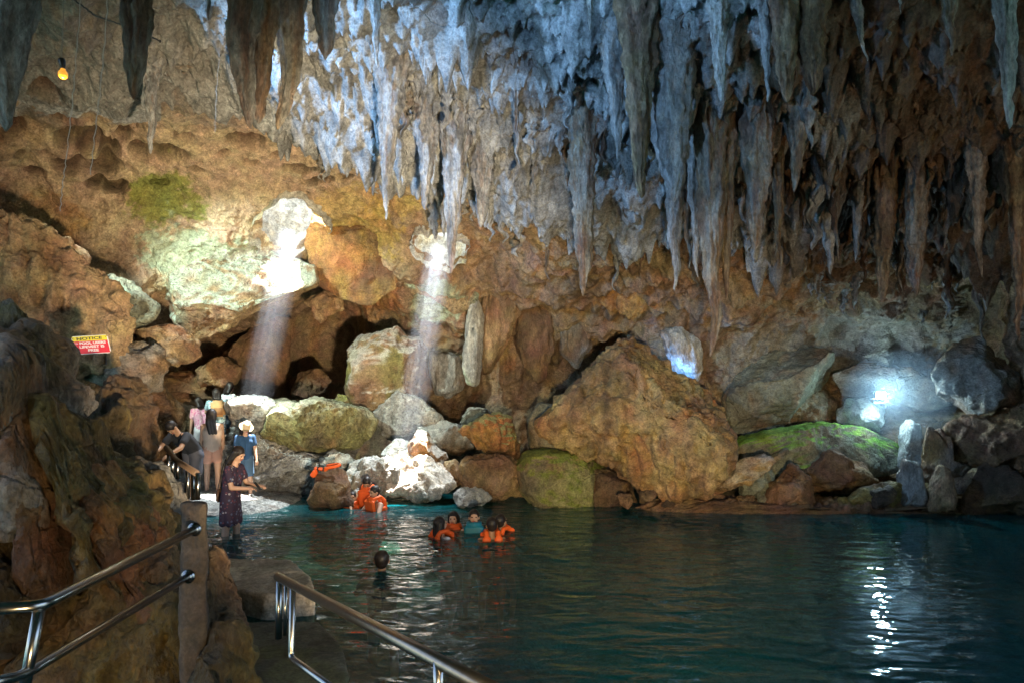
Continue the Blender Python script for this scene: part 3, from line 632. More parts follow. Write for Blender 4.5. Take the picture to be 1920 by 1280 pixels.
R_("flowstone_lump", [(192,740),(214,735),(230,765),(236,850),(240,900),(205,905),(192,840)], 7.0, .3, 'gold', "upright ochre column in front of the knobbly dark rock", seed=74, flute=.04, sub=6, pit=.03, fine=.07, mat=M_WET)
R_("flowstone_lump", [(95,735),(120,712),(152,715),(164,760),(140,800),(100,790)], 6.6, .4, 'grey', "small grey rock knob left of the knobbly dark rock", seed=75, sub=6, pit=.03, fine=.07, mat=M_WET)
R_("flowstone_lump", [(225,880),(260,860),(290,870),(325,905),(345,960),(350,1090),(310,1120),(270,1020),(240,950)], 6.4, .5, 'grey', "rock shoulder that carries the short railing", sub=6, seed=76, flute=.05, pit=.03, fine=.07, mat=M_WET)
R_("near_rock", [(60,1150),(160,1110),(260,1105),(330,1130),(350,1250),(350,1500),(0,1500)], 4.7, .5, 'gold', "rough mottled rock under the left handrail", sub=6, seed=77, amp=.10, pit=.04, fine=.07, mat=M_WET)
R_("near_rock", [(250,1010),(300,1010),(335,1060),(338,1150),(290,1180),(240,1100)], 5.0, .4, 'brown', "rounded brown rock behind the concrete pillar", seed=78, sub=6, pit=.03, fine=.07, mat=M_WET)
R_("near_rock", [(385,1190),(415,1162),(440,1180),(462,1225),(480,1290),(500,1500),(370,1500)], 4.3, .4, 'gold', "rugged rock at the foot of the concrete pillar", sub=6, seed=79, amp=.1, pit=.04, fine=.07, mat=M_WET)
R_("near_rock", [(385,1010),(402,1050),(415,1110),(455,1160),(455,1250),(385,1260)], 5.2, .4, 'brown', "dark rock between the pillar and the concrete slab", seed=80, sub=6, pit=.03, fine=.07, mat=M_WET)

# loose stones along the waterline
rs = np.random.RandomState(21)
adj = ["small", "tiny", "flat", "rounded", "angular"]; hue = [("brown", 'brown'), ("dark", 'dark'), ("grey", 'greygreen'), ("ochre", 'gold')]
for k in range(22):
    px_ = 1180 + k * 37 + rs.uniform(-8, 8); w_ = rs.uniform(14, 32); h_ = w_ * rs.uniform(.45, 1.0); yb = 944 + rs.uniform(-2, 4)
    a_ = np.sort(rs.uniform(0, 2 * math.pi, 9)); ol = [(px_ + math.cos(t) * w_ * rs.uniform(.75, 1.1), yb - h_ * .35 + math.sin(t) * h_ * rs.uniform(.7, 1.1)) for t in a_[::-1]]
    hn, hp = hue[rs.randint(4)]
    R_("waterline_stone", ol, 11.75 + rs.uniform(-.15, .4), w_ / F * 12 * .8, hp, "%s %s stone, %s from the left along the far waterline" % (adj[rs.randint(5)], hn, ["first","second","third","fourth","fifth","sixth","seventh","eighth","ninth","tenth","eleventh","twelfth","thirteenth","fourteenth","fifteenth","sixteenth","seventeenth","eighteenth","nineteenth","twentieth","twenty-first","twenty-second"][k]), cat="stone", sub=4, seed=300 + k, amp=.12, group="stones along the far waterline")
# more broken rock among the left boulders and on the slope
R_("recess_rock", [(360,690),(420,668),(452,690),(440,722),(372,728)], 14.9, .5, 'brown', "reddish rock hanging low in the left dark recess", seed=401, flute=.03)
R_("recess_rock", [(545,742),(560,700),(600,690),(625,720),(618,752),(560,758)], 16.0, .5, 'brown', "dull brown rock in the bottom of the right dark recess", seed=402)
R_("shore_boulder", [(600,858),(622,842),(650,850),(668,866),(640,880),(604,874)], 13.4, .4, 'pale', "flat pale stone behind the orange life vest", seed=403, pit=.04)
R_("shore_boulder", [(716,848),(740,822),(766,826),(780,850),(760,868),(724,866)], 13.6, .4, 'pale', "pale knobbly rock just above the sunlit rock", seed=404, pit=.04, top=PALE)
R_("mossy_rock", [(620,752),(634,738),(650,742),(664,760),(640,768)], 13.9, .2, 'moss', "small mossy knob on top of the wide mossy slab", seed=405, top=MOSS*1.2)
R_("near_rock", [(205,905),(250,890),(288,925),(300,1000),(285,1070),(240,1080),(205,1010)], 5.1, .4, 'gold', "ribbed ochre column beside the short railing", sub=6, seed=407, flow=.10, flute=.05, facets=2, pit=.03, fine=.07, mat=M_WET)
R_("near_rock", [(-80,930),(20,900),(70,960),(95,1060),(110,1150),(40,1220),(-80,1200)], 4.6, .4, 'gold', "mottled ochre rock at the left edge above the handrail", sub=6, seed=408, flow=.12, pit=.03, facets=3, fine=.07, mat=M_WET)

# thin ribs of flowstone running down the left mass
for k, (x0, y0, x1, y1, w, d_) in enumerate([(96,740,235,1120,26,4.75),(30,650,70,1000,34,4.7),(150,800,262,1060,20,4.95),(60,760,120,1120,30,4.65),(190,880,300,1150,24,4.9)]):
    n_ = 7; L_ = [(x0 + (x1 - x0) * t + (8 * math.sin(t * 9 + k)) - w * (.35 + .65 * t), y0 + (y1 - y0) * t) for t in np.linspace(0, 1, n_)]
    R2 = [(x0 + (x1 - x0) * t + (8 * math.sin(t * 9 + k)) + w * (.35 + .65 * t), y0 + (y1 - y0) * t) for t in np.linspace(1, 0, n_)]
    R_("flowstone_rib", L_ + R2, d_, .30, ['gold', 'grey', 'gold', 'brown', 'orange'][k], ["ochre flowstone rib running down the middle of the left mass", "pale grey flowstone rib nearest the left edge", "slim ribbed flowstone fold beside the railing rock", "broad brown flowstone rib left of the ochre one", "reddish flowstone rib ending behind the left handrail"][k], seed=420 + k, flute=.07, flow=.08, facets=0, sub=6, e=.6, pit=.03, fine=.07, mat=M_WET)
drape([(1238,622),(1270,612),(1298,640),(1314,700),(1300,712),(1270,690),(1250,665)], 13.3, "blue lit drapery showing above the right shoulder of the giant boulder", 430, 'pale')  # pale rock added to catch the hidden blue spot

# ---------------------------------------------------------------- stalactites
def stal_mesh(name, seed, top=.16, nu=40, nv=64, blunt=0.6, flat=1.0, flut=.3, bend=.08, pal=(GREY, C(.24, .22, .20)), fray=0.0, L=1.0, lump=.25, accw=.3):
    rs = np.random.RandomState(seed)
    th = np.linspace(0, 2 * math.pi, nu, endpoint=False)
    t = np.concatenate([np.linspace(-.35, 0, 9, endpoint=False), np.linspace(0, 1, nv) ** 0.95]); nv2 = len(t)
    TH, T = np.meshgrid(th, t); TH = TH.ravel(); T = T.ravel()
    tc = np.clip(T, 0, 1)
    prof = (1 - tc) ** blunt * (0.55 + 0.45 * (1 - tc) ** 1.5)
    if blunt < .37: prof = np.maximum((1 - tc ** 3.2) ** .55 * (1 - .35 * tc), .02)
    prof *= 1 + lump * noise(np.stack([T * 3.1 * L + seed, T * 0, T * 0], 1))
    prof += np.where(T < .12, (.12 - T) * 2.0, 0) ** 1.5 * 1.2
    prof = np.where(T > 0.995, 0.02, np.maximum(prof, .07))
    ang = np.stack([np.cos(TH) * 1.3, np.sin(TH) * 1.3, T * 1.2 * L], 1) + seed * 5.1
    r = top * prof * (1 + flut * (np.abs(noise(ang * C(1.6, 1.6, .7))) * 2.2 - .6 + .5 * np.abs(noise(ang * C(4, 4, 1.2)))) + .16 * noise(ang * C(3, 3, 7)) + .12 * noise(ang * C(1.2, 1.2, 11)))
    if fray: r *= 1 + fray * np.clip(noise(ang * C(2.5, 2.5, 5)), 0, 1)
    bx_ = bend * noise(np.stack([T * 1.3 * L + seed * 7, T * 0 + 3, T * 0], 1)) * tc; by_ = bend * noise(np.stack([T * 1.3 * L, T * 0 + seed * 3, T * 0], 1)) * tc
    p = np.stack([np.cos(TH) * r + bx_, np.sin(TH) * r * flat + by_, -T], 1)
    p[:, 0:2] += 0.012 * np.stack([noise(p * 14 + seed), noise(p * 14 - seed)], 1)
    f = grid_faces(nu, nv2, True)
    n = vnorm(p, f)
    col = rock_colors(p * C(3, 3, 2), n, pal[0], pal[1], acc=ORANGE * .8, accw=accw, seed=seed * 2.2, streak=.6)
    me = mesh_np(name, p, f, col)
    return me
PG = (C(.40, .41, .41), C(.24, .24, .235)); PB = (C(.30, .22, .14), C(.14, .09, .055)); PW = (C(.55, .56, .55), C(.34, .34, .32)); PM = (C(.32, .30, .26), C(.22, .15, .10))
BOT = []
def stalactite(pxt, tip, w, d, pal=PG, seed=None, label=None, group=None, ztop=None, blunt=.6, flat=.8, flut=.3, bend=.05, fray=0., up=0.0, lump=.25, accw=.3, name="stalactite"):
    """pxt: column of the root, tip: pixel of the tip, w: width in pixels near the root, d: distance"""
    seed = seed or (int(pxt) * 7 + int(tip[1])) % 1000
    tp = P(tip[0], tip[1], d); x0 = (pxt - 960) / F * d
    zr = roof(x0, d) if ztop is None else ztop
    zr = (zr if zr is not None else tp[2] + 1.0) + up
    Lh = max(zr - tp[2], 0.15)
    r = w * (1.45 if w > 44 else 1.3) / 2 / F * d
    asp = Lh / (2 * r)
    me = stal_mesh(name, seed, top=1.0, blunt=blunt, flat=flat, flut=flut, bend=bend * Lh / r * .5, pal=pal, fray=fray, L=max(1, asp * .6), lump=lump, accw=accw)
    n = len(me.vertices); co = np.empty(n * 3, np.float32); me.vertices.foreach_get("co", co); co = co.reshape(-1, 3)
    tt = -co[:, 2]
    co[:, 0] *= r; co[:, 1] *= r
    co[:, 0] += np.clip(tt, 0, 1) * (tp[0] - x0)
    co[:, 2] *= Lh
    co[:, :2] += 0.014 * np.stack([noise(co * 9 + seed), noise(co * 9 - seed)], 1) + .006 * np.stack([noise(co * 30 + seed), noise(co * 30 - seed)], 1)
    me.vertices.foreach_set("co", co.ravel()); me.update()
    o = link(name, me, M_STAL, loc=(x0, d, zr))
    tag(o, label, 'stalactite', group)
    return o
S = stalactite
g1_ = "large stalactites hanging at the upper left"
S(8, (4, 245), 120, 5.0, PG, 11, "wide dark stalactite cut off by the left edge of the picture", flat=.6, blunt=.35)
S(270, (250, 186), 66, 5.6, PM, 12, "broad blunt stalactite with a bright left rim, alone at the upper left", flat=.7, blunt=.28, flut=.35)
S(455, (462, 243), 88, 6.0, PM, 13, "long blade shaped stalactite with a bright left rim, reaching lowest of the upper left cluster", flat=.7, blunt=.5, flut=.4)
S(505, (488, 232), 74, 6.2, PM, 14, "olive grey stalactite directly right of the bright rimmed blade", flat=.7, blunt=.4)
S(565, (530, 246), 76, 6.5, PM, 15, "stout stalactite in the middle of the upper left cluster", flat=.7, blunt=.5)
S(617, (612, 112), 50, 6.2, PM, 16, "short rounded grey stalactite at the top, right end of the upper left cluster", flat=.7, blunt=.35)
S(388, (390, 42), 26, 6.5, PW, 17, "short icy white stalactite left of the bright rimmed blade")
S(282, (281, 290), 34, 9.0, PG, 18, "lone drooping grey stalactite over the tan ceiling", bend=.12, blunt=.5)
S(705, (706, 130), 30, 7.0, PW, 19, "slim pale stalactite near the top centre", blunt=.5)
S(735, (722, 412), 46, 9.0, PG, 20, "long blue grey stalactite ending left of the right roof opening", blunt=.65, flat=.7)
S(800, (798, 394), 44, 9.8, PG, 21, "short blue stalactite left of the spear shaped one", blunt=.5)
S(856, (845, 514), 48, 9.8, PG, 22, "spear shaped blue stalactite hanging lowest in front of the tan wall", blunt=.6, flat=.7)
S(905, (903, 427), 46, 10.2, PG, 23, "stubby dark blue stalactite right of the spear shaped one", blunt=.4)
S(1092, (1095, 556), 36, 9.6, PM, 24, "straight blunt stalactite hanging left above the giant boulder", blunt=.22, flat=.8)
S(1265, (1266, 546), 42, 9.2, PG, 25, "pale pointed stalactite above the peak of the giant boulder", blunt=.45)
S(1330, (1338, 668), 52, 8.8, PM, 26, "longest stalactite of all, ending beside the giant boulder", blunt=.5, flut=.4)
S(1362, (1362, 560), 38, 8.9, PB, 27, "rusty brown stalactite just right of the longest one", blunt=.4)
S(1300, (1305, 520), 34, 8.9, PG, 28, "grey stalactite just left of the longest one", blunt=.5)
S(1195, (1200, 372), 52, 7.9, PB, 29, "brown stalactite with a dark edge at the upper right centre", blunt=.4, flut=.4)
S(1255, (1262, 380), 62, 8.1, PG, 30, "wide mottled grey stalactite beside the brown one at the upper right centre", blunt=.35)
S(1150, (1160, 300), 40, 8.2, PG, 31, "blue lit stalactite left of the brown one at the upper right centre", blunt=.5)
S(1105, (1106, 58), 34, 7.0, PW, 32, "small bright blue stalactite tip at the top, right of centre")
S(1345, (1352, 192), 26, 7.4, PW, 33, "slender white stalactite at the top right", blunt=.3)
S(1432, (1440, 192), 24, 7.3, PG, 34, "thin pale stalactite at the left of the paired brown ones", blunt=.4)
S(1470, (1474, 192), 44, 7.2, PB, 35, "brown stalactite, left one of the pair at the top right", blunt=.35)
S(1518, (1524, 180), 46, 7.2, PB, 36, "brown stalactite, right one of the pair at the top right", blunt=.25)
S(1600, (1622, 116), 22, 7.4, PW, 37, "white tipped stalactite alone against the dark ceiling", bend=.1)
S(1688, (1688, 28), 14, 7.0, PW, 38, "tiny white stalactite tip at the top right edge of the frame")
S(1775, (1785, 104), 40, 7.0, PM, 39, "ragged greenish stalactite at the top right", blunt=.6, bend=.12)
S(1878, (1893, 240), 62, 6.0, PW, 40, "large pale blade shaped stalactite in the top right corner", blunt=.5, flat=.6)
S(1660, (1655, 570), 30, 10.4, PB, 41, "dark brown stalactite above the floodlight", blunt=.3)
S(1720, (1716, 555), 34, 10.2, PM, 42, "thick stalactite right above the floodlight", blunt=.35)
S(1612, (1604, 490), 26, 10.6, PG, 43, "pale stalactite in the row left above the floodlight")
S(1552, (1556, 515), 34, 10.8, PW, 44, "drop shaped pale stalactite in the row between boulder and floodlight", blunt=.5)
S(1905, (1912, 640), 34, 9.2, PB, 45, "long dark stalactite at the right edge of the picture", blunt=.4)
S(1830, (1838, 520), 34, 9.6, PG, 46, "grey stalactite right of the floodlight in the last row")
S(1500, (1490, 360), 42, 8.6, PM, 47, "tall grey stalactite below the paired brown ones", blunt=.4)
S(1420, (1415, 470), 44, 8.8, PM, 48, "wide fluted stalactite right of the longest one", blunt=.35)
S(1455, (1462, 500), 28, 9.4, PB, 49, "dark narrow stalactite right of the wide fluted one")
# the rows and fringes: many alike, each a thing of its own
PROTO = []
for k in range(14):
    pal = (PG, PW, PB, PM)[k % 4]
    PROTO.append((k % 4, stal_mesh("stalactite", 200 + k * 13, top=.16 + .03 * (k % 3), nu=28, nv=40, blunt=(.38, .5, .65, .8)[(k // 2) % 4], flat=.5, flut=.7, bend=.24, lump=.8, pal=pal, fray=.5, L=3)))
rs = np.random.RandomState(5)
def scatter(n, reg, dr, lr, wr, kinds, label, group, lens=None):
    made = 0; tries = 0
    mine = []
    while made < n and tries < n * 30:
        tries += 1
        d = rs.uniform(*dr); px = rs.uniform(reg[0], reg[1]); x = (px - 960) / F * d
        z = roof(x, d)
        if z is None: continue
        py = HOR - z / d * F
        if not (reg[2] < py < reg[3]): continue
        L_ = rs.uniform(*lr) * (0.6 + 0.8 * rs.rand() ** 2); w_ = 1.15 * rs.uniform(*wr) * (0.7 + .3 * L_ / lr[1])
        cand = [km for km in PROTO if km[0] in kinds]
        k_, m_ = cand[rs.randint(len(cand))]
        o = link("stalactite", m_, None, loc=(x, d, z + .06))
        o.scale = (w_ / .32, w_ / .32, L_); o.rotation_euler = (rs.normal() * .05, rs.normal() * .05, rs.uniform(0, 6.28))
        if o.data.materials[:] == []: o.data.materials.append(M_STAL)
        mine.append((px, L_, w_, k_, o)); made += 1
    label_all(mine, label, group, lr)
ORD = lambda n: "%d%s" % (n, "th" if 10 < n % 100 < 14 else {1: "st", 2: "nd", 3: "rd"}.get(n % 10, "th"))
def label_all(mine, label, group, lr):
    """each one of a row is told by its build, its tint and its place counted from the left"""
    for i, (px, L_, w_, k_, o) in enumerate(sorted(mine, key=lambda m: m[0])):
        size = "long" if L_ > lr[0] * .45 + lr[1] * .55 else ("short" if L_ < lr[0] * .8 + lr[1] * .12 else "middling")
        tint = ("blue grey", "pale", "rusty brown", "grey brown")[k_]
        tag(o, "%s %s stalactite, %s from the left %s" % (size, tint, ORD(i + 1), label), 'stalactite', group)
scatter(52, (590, 1060, 120, 420), (9.0, 12.6), (.35, .95), (.14, .30), (0, 1), "in the frilled mass at the top centre", "stalactites fringing the blue roof mass")
scatter(46, (1060, 1560, 60, 330), (8.2, 10.8), (.6, 1.5), (.14, .28), (0, 2, 3), "in the dense curtain right of centre", "stalactites of the dense curtain")
scatter(40, (1000, 1540, 330, 480), (10.5, 13.0), (.4, 1.0), (.10, .22), (2, 3, 0), "along the far edge of the curtain", "stalactites along the far edge of the curtain")
scatter(62, (1440, 1960, 280, 480), (9.3, 12.4), (.5, 1.35), (.12, .26), (0, 2, 3), "in the long row above the floodlit wall", "stalactites in the right hand row")
scatter(26, (1480, 1960, 20, 300), (7.2, 9.6), (.25, .6), (.10, .24), (2, 3), "on the dark right ceiling", "stalactites on the dark right ceiling")
scatter(14, (200, 600, 60, 230), (8.5, 10.8), (.2, .6), (.12, .26), (0, 3), "along the left ceiling edge", "small stalactites at the left ceiling edge")
scatter(22, (1520, 1900, 440, 600), (12.0, 13.4), (.3, .8), (.10, .2), (0, 3), "against the far wall above the floodlight", "stalactites against the right far wall")

# ---------------------------------------------------------------- shape helpers for built things
def cap(bm, a, b, ra, rb=None, seg=14):
    """tapered rod with round ends"""
    rb = ra if rb is None else rb
    a = Vector(a); b = Vector(b); ax = b - a; L_ = ax.length
    ax = ax.normalized() if L_ > 1e-6 else Vector((0, 0, 1))
    q = ax.to_track_quat('Z', 'Y'); prof = []
    for k in range(0, 5): t = math.pi / 2 * (1 - k / 4); prof.append((-math.sin(t) * ra, math.cos(t) * ra))
    for k in range(0, 5): t = math.pi / 2 * k / 4; prof.append((L_ + math.sin(t) * rb, math.cos(t) * rb))
    rings = []
    for z, r in prof:
        if r < 1e-5: rings.append([bm.verts.new(a + q @ Vector((0, 0, z)))])
        else: rings.append([bm.verts.new(a + q @ Vector((r * math.cos(2 * math.pi * i / seg), r * math.sin(2 * math.pi * i / seg), z))) for i in range(seg)])
    for r0, r1 in zip(rings, rings[1:]):
        for i in range(seg):
            j = (i + 1) % seg
            if len(r0) == 1: bm.faces.new((r0[0], r1[j], r1[i]))
            elif len(r1) == 1: bm.faces.new((r0[i], r0[j], r1[0]))
            else: bm.faces.new((r0[i], r0[j], r1[j], r1[i]))
def ell(bm, c, r, rot=None, sub=3):
    m = Matrix.Translation(c) @ (rot.to_4x4() if rot is not None else Matrix()) @ Matrix.Diagonal((r[0], r[1], r[2], 1))
    bmesh.ops.create_icosphere(bm, subdivisions=sub, radius=1, matrix=m)
def boxm(bm, c, s, rot=None, bev=0.0):
    m = Matrix.Translation(c) @ (rot.to_4x4() if rot is not None else Matrix()) @ Matrix.Diagonal((s[0], s[1], s[2], 1))
    r = bmesh.ops.create_cube(bm, size=1, matrix=m)
    if bev: bmesh.ops.bevel(bm, geom=list({e for v in r['verts'] for e in v.link_edges}), offset=bev, segments=2, affect='EDGES')
def tube(bm, pts, r, seg=16, closed=False):
    """smooth pipe through the points"""
    pts = [Vector(p) for p in pts]; rings = []
    up = None
    for i, p in enumerate(pts):
        t = (pts[min(i + 1, len(pts) - 1)] - pts[max(i - 1, 0)]).normalized()
        if up is None: up = t.orthogonal().normalized()
        up = (up - t * up.dot(t)).normalized(); w = t.cross(up)
        rings.append([bm.verts.new(p + (up * math.cos(2 * math.pi * k / seg) + w * math.sin(2 * math.pi * k / seg)) * r) for k in range(seg)])
    for r0, r1 in zip(rings, rings[1:]):
        for i in range(seg): j = (i + 1) % seg; bm.faces.new((r0[i], r0[j], r1[j], r1[i]))
    bm.faces.new(rings[0][::-1]); bm.faces.new(rings[-1])
def fillet(pts, rad, n=6):
    pts = [Vector(p) for p in pts]; out = [pts[0]]
    for a, b, c in zip(pts, pts[1:], pts[2:]):
        u = (a - b).normalized() * rad; v = (c - b).normalized() * rad
        for k in range(n + 1): t = k / n; out.append(b + u * (1 - t) ** 2 + v * t ** 2)
    out.append(pts[-1]); return out
def done(name, bm, mat, parent=None, loc=None, smooth=True, label=None):
    bmesh.ops.recalc_face_normals(bm, faces=bm.faces)
    me = bpy.data.meshes.new(name); bm.to_mesh(me); bm.free()
    me.polygons.foreach_set("use_smooth", [smooth] * len(me.polygons))
    o = link(name, me, mat, parent, loc)
    if label: o["label"] = label
    return o
def remeshed(name, bm, mat, voxel, parent=None, loc=None, smooth=3):
    bmesh.ops.recalc_face_normals(bm, faces=bm.faces)
    me = bpy.data.meshes.new(name); bm.to_mesh(me); bm.free()
    o = bpy.data.objects.new(name, me); COL.objects.link(o)
    m = o.modifiers.new("r", 'REMESH'); m.mode = 'VOXEL'; m.voxel_size = voxel; m.use_smooth_shade = True
    if smooth: k = o.modifiers.new("s", 'SMOOTH'); k.factor = .5; k.iterations = smooth
    dg = bpy.context.evaluated_depsgraph_get(); dg.update()
    me2 = bpy.data.meshes.new_from_object(o.evaluated_get(dg)); me2.name = name
    bpy.data.objects.remove(o); bpy.data.meshes.remove(me)
    return link(name, me2, mat, parent, loc)
def empty(name, loc, label, cat, group=None, rz=0):
    o = bpy.data.objects.new(name, None); COL.objects.link(o); o.location = loc; o.rotation_euler = (0, 0, rz); o.empty_display_size = .1
    return tag(o, label, cat, group)
V3 = lambda p: Vector([float(x) for x in p])

# ---------------------------------------------------------------- rails, pillar, slabs
M_STEEL = plain("stainless_steel", (.34, .33, .31), rough=.24, metal=1.0, noise_amt=.08, scale=90, bump=.02)
M_CONC = rock_mat("wet_concrete", bump=.35, pits=.1, rough=.7)
M_DARKSTEEL = plain("dull_steel", (.32, .30, .27), rough=.35, metal=1.0, noise_amt=.15, scale=60)
def concrete(name, outline_top, z0, z1, label, seed, cat, colr=C(.26, .22, .17), rough=.014, accw=.4):
    """slab with an irregular plan and rounded worn edges; outline in metres"""
    bm = bmesh.new(); n = len(outline_top)
    vs_ = [bm.verts.new((x, y, z0)) for x, y in outline_top]; f = bm.faces.new(vs_)
    e = bmesh.ops.extrude_face_region(bm, geom=[f]); bmesh.ops.translate(bm, verts=[v for v in e['geom'] if isinstance(v, bmesh.types.BMVert)], vec=(0, 0, z1 - z0))
    bmesh.ops.bevel(bm, geom=bm.edges[:], offset=.015, segments=2, affect='EDGES')
    bmesh.ops.triangulate(bm, faces=bm.faces[:])
    o = remeshed(name, bm, M_CONC, .022, smooth=2); me = o.data
    nv = len(me.vertices); co = np.empty(nv * 3, np.float32); me.vertices.foreach_get("co", co); co = co.reshape(-1, 3).astype(float)
    nn = np.empty(nv * 3, np.float32); me.vertices.foreach_get("normal", nn); nn = nn.reshape(-1, 3).astype(float)
    co2 = co + nn * (rough * (fbm(co * 3 + seed, 4) + .5 * fbm(co * 14, 3)))[:, None]
    me.vertices.foreach_set("co", co2.ravel().astype(np.float32)); me.update()
    at = me.color_attributes.new("Col", 'FLOAT_COLOR', 'POINT'); c = np.ones((nv, 4), np.float32); c[:, :3] = rock_colors(co, nn, colr, colr * .6, acc=MOSS * .8, accw=accw, seed=seed, streak=.5)
    at.data.foreach_set("color", c.ravel()); return tag(o, label, cat)
gp = lambda px, py, z: ((px - 960) / F * (-z * F / (py - HOR)), -z * F / (py - HOR))      # plan point of a pixel on the level z
pil = concrete("concrete_pillar", [((337 - 960) / F * 4.25, 4.25), ((387 - 960) / F * 4.25, 4.25), ((391 - 960) / F * 4.36, 4.36), ((337 - 960) / F * 4.36, 4.36)], -2.6, -.735, "rough dark concrete pillar that carries the left handrails", 3, "pillar", C(.10, .075, .055), .012, 0)
con = concrete("concrete_slab", [gp(408, 1046, -1.95), gp(545, 1046, -1.95), gp(580, 1075, -1.95), gp(592, 1106, -1.95), gp(500, 1112, -1.95), gp(405, 1098, -1.95)], -2.7, -1.95, "square worn concrete slab at the water edge behind the handrail", 5, "slab", C(.58, .50, .38))
con2 = concrete("concrete_step", [gp(400, 1165, -2.17), gp(600, 1162, -2.17), gp(640, 1205, -2.17), gp(655, 1260, -2.17), gp(640, 1330, -2.17), gp(400, 1400, -2.17)], -2.9, -2.17, "dark wet step level with the water below the concrete slab", 6, "step", C(.16, .15, .10))
# left handrail, two pipes fixed to the pillar
def rail(name, loc_px, label):
    return empty(name, V3(loc_px), label, "handrail")
pA = V3(P(-90, 1146, 2.75)); pB = V3(P(78, 1134, 2.9)); pC = V3(P(368, 990, 4.26))
lr_ = rail("handrail", P(40, 1280, 2.85), "polished steel handrail with two sloping pipes running up to the concrete pillar")
org = Vector(lr_.location)
def pipe(name, pts, r, parent, mat=M_STEEL, rad=.03):
    bm = bmesh.new(); o_ = Vector(parent.location); tube(bm, fillet([V3(p) - o_ for p in pts], rad), r)
    return done(name, bm, mat, parent)
pipe("top_rail", [pA, pB, pC], .0255, lr_, rad=.05)
pE = V3(P(48, 1262, 2.88)); pF = V3(P(356, 1078, 4.26))
pipe("lower_rail", [V3(P(-60, 1290, 2.6)), pE, pF], .023, lr_, rad=.05)
pipe("post", [pB - Vector((0.01, 0, .02)), V3(P(40, 1320, 2.9))], .0235, lr_)
def flange(c, d, parent):
    bm = bmesh.new(); q = Vector(d).to_track_quat('Z', 'Y').to_matrix(); c = Vector(c) - Vector(parent.location)
    for r, h, o_ in ((.043, .008, 0), (.033, .022, -.012)):
        bmesh.ops.create_cone(bm, cap_ends=True, segments=32, radius1=r, radius2=r * .9, depth=h, matrix=Matrix.Translation(c + Vector(d) * o_) @ q.to_4x4())
    return done("flange", bm, M_STEEL, parent)
flange(pC - Vector((0, .022, 0)), (0, 1, 0), lr_); flange(pF - Vector((0, .022, 0)), (0, 1, 0), lr_)
# right handrail
rr_ = rail("handrail", P(540, 1190, 3.9), "brownish steel handrail sloping down towards the lower right over the water")
q0 = P(521, 1080, 3.95); q1 = P(1000, 1332, 1.95)
pipe("top_rail", [q0, P(720, 1185, 2.75), q1], .0255, rr_, plain("tarnished_steel", (.30, .24, .18), rough=.33, metal=1.0, noise_amt=.3, scale=25), rad=.02)
pipe("post", [P(524, 1088, 3.94), P(522, 1196, 3.94)], .020, rr_)
pipe("post", [P(536, 1092, 3.86), P(534, 1190, 3.86)], .010, rr_)
pipe("lower_rail", [P(549, 1096, 3.8), P(546, 1232, 3.8), P(700, 1345, 2.9)], .018, rr_, rad=.04)
pipe("post", [P(822, 1238, 2.38), P(822, 1340, 2.38)], .020, rr_)
# short far railing
fr_ = rail("handrail", P(345, 900, 6.3), "short worn railing with brown top rail that the man leans on")
M_WORN = plain("worn_brown_rail", (.16, .11, .08), rough=.5, noise_amt=.3, scale=30, bump=.2)
pipe("top_rail", [P(312, 838, 8.0), P(330, 862, 7.2), P(368, 886, 6.2)], .030, fr_, M_WORN)
for a_, d_, y0, y1 in ((316, 7.9, 848, 892), (324, 7.5, 855, 894), (333, 7.2, 862, 897), (352, 6.6, 876, 934), (362, 6.35, 880, 937), (371, 6.2, 886, 936)):
    pipe("post", [P(a_, y0, d_), P(a_, y1, d_)], .021, fr_)

# ---------------------------------------------------------------- sign
M_RED = plain("sign_red", (.62, .015, .03), rough=.45, noise_amt=.12, scale=12)
M_YEL = plain("sign_yellow", (.72, .60, .02), rough=.45, noise_amt=.12, scale=12)
M_WHT = plain("sign_white", (.78, .78, .80), rough=.5, noise_amt=.08)
M_BLK = plain("sign_black", (.012, .012, .014), rough=.5)
sd = 8.3; sc0 = P(171, 646, sd)
sign = empty("notice_sign", V3(sc0), "small tilted red and yellow notice sign fixed to the left rock wall", "sign")
sign.rotation_euler = (0, math.radians(-3.5), 0)
W_, H_ = 68 / F * sd, 34 / F * sd
def plate(name, cx, cz, w, h, y, mat, th=.004, bev=0):
    bm = bmesh.new(); boxm(bm, (0, 0, 0), (w, th, h))
    for v in bm.verts: v.co.x += -v.co.z * .18
    if bev: bmesh.ops.bevel(bm, geom=[e for e in bm.edges if abs((e.verts[0].co - e.verts[1].co).y) > th * .5], offset=bev, segments=4, affect='EDGES')
    for v in bm.verts: v.co += Vector((cx - cz * .18, y, cz))
    return done(name, bm, mat, sign, smooth=False)
plate("border", 0, 0, W_, H_, 0, M_WHT, .006, .02)
plate("red_panel", 0, -H_ * .125, W_ - .02, H_ * .68, -.005, M_RED)
plate("yellow_panel", 0, H_ * .345, W_ - .02, H_ * .25, -.005, M_YEL)
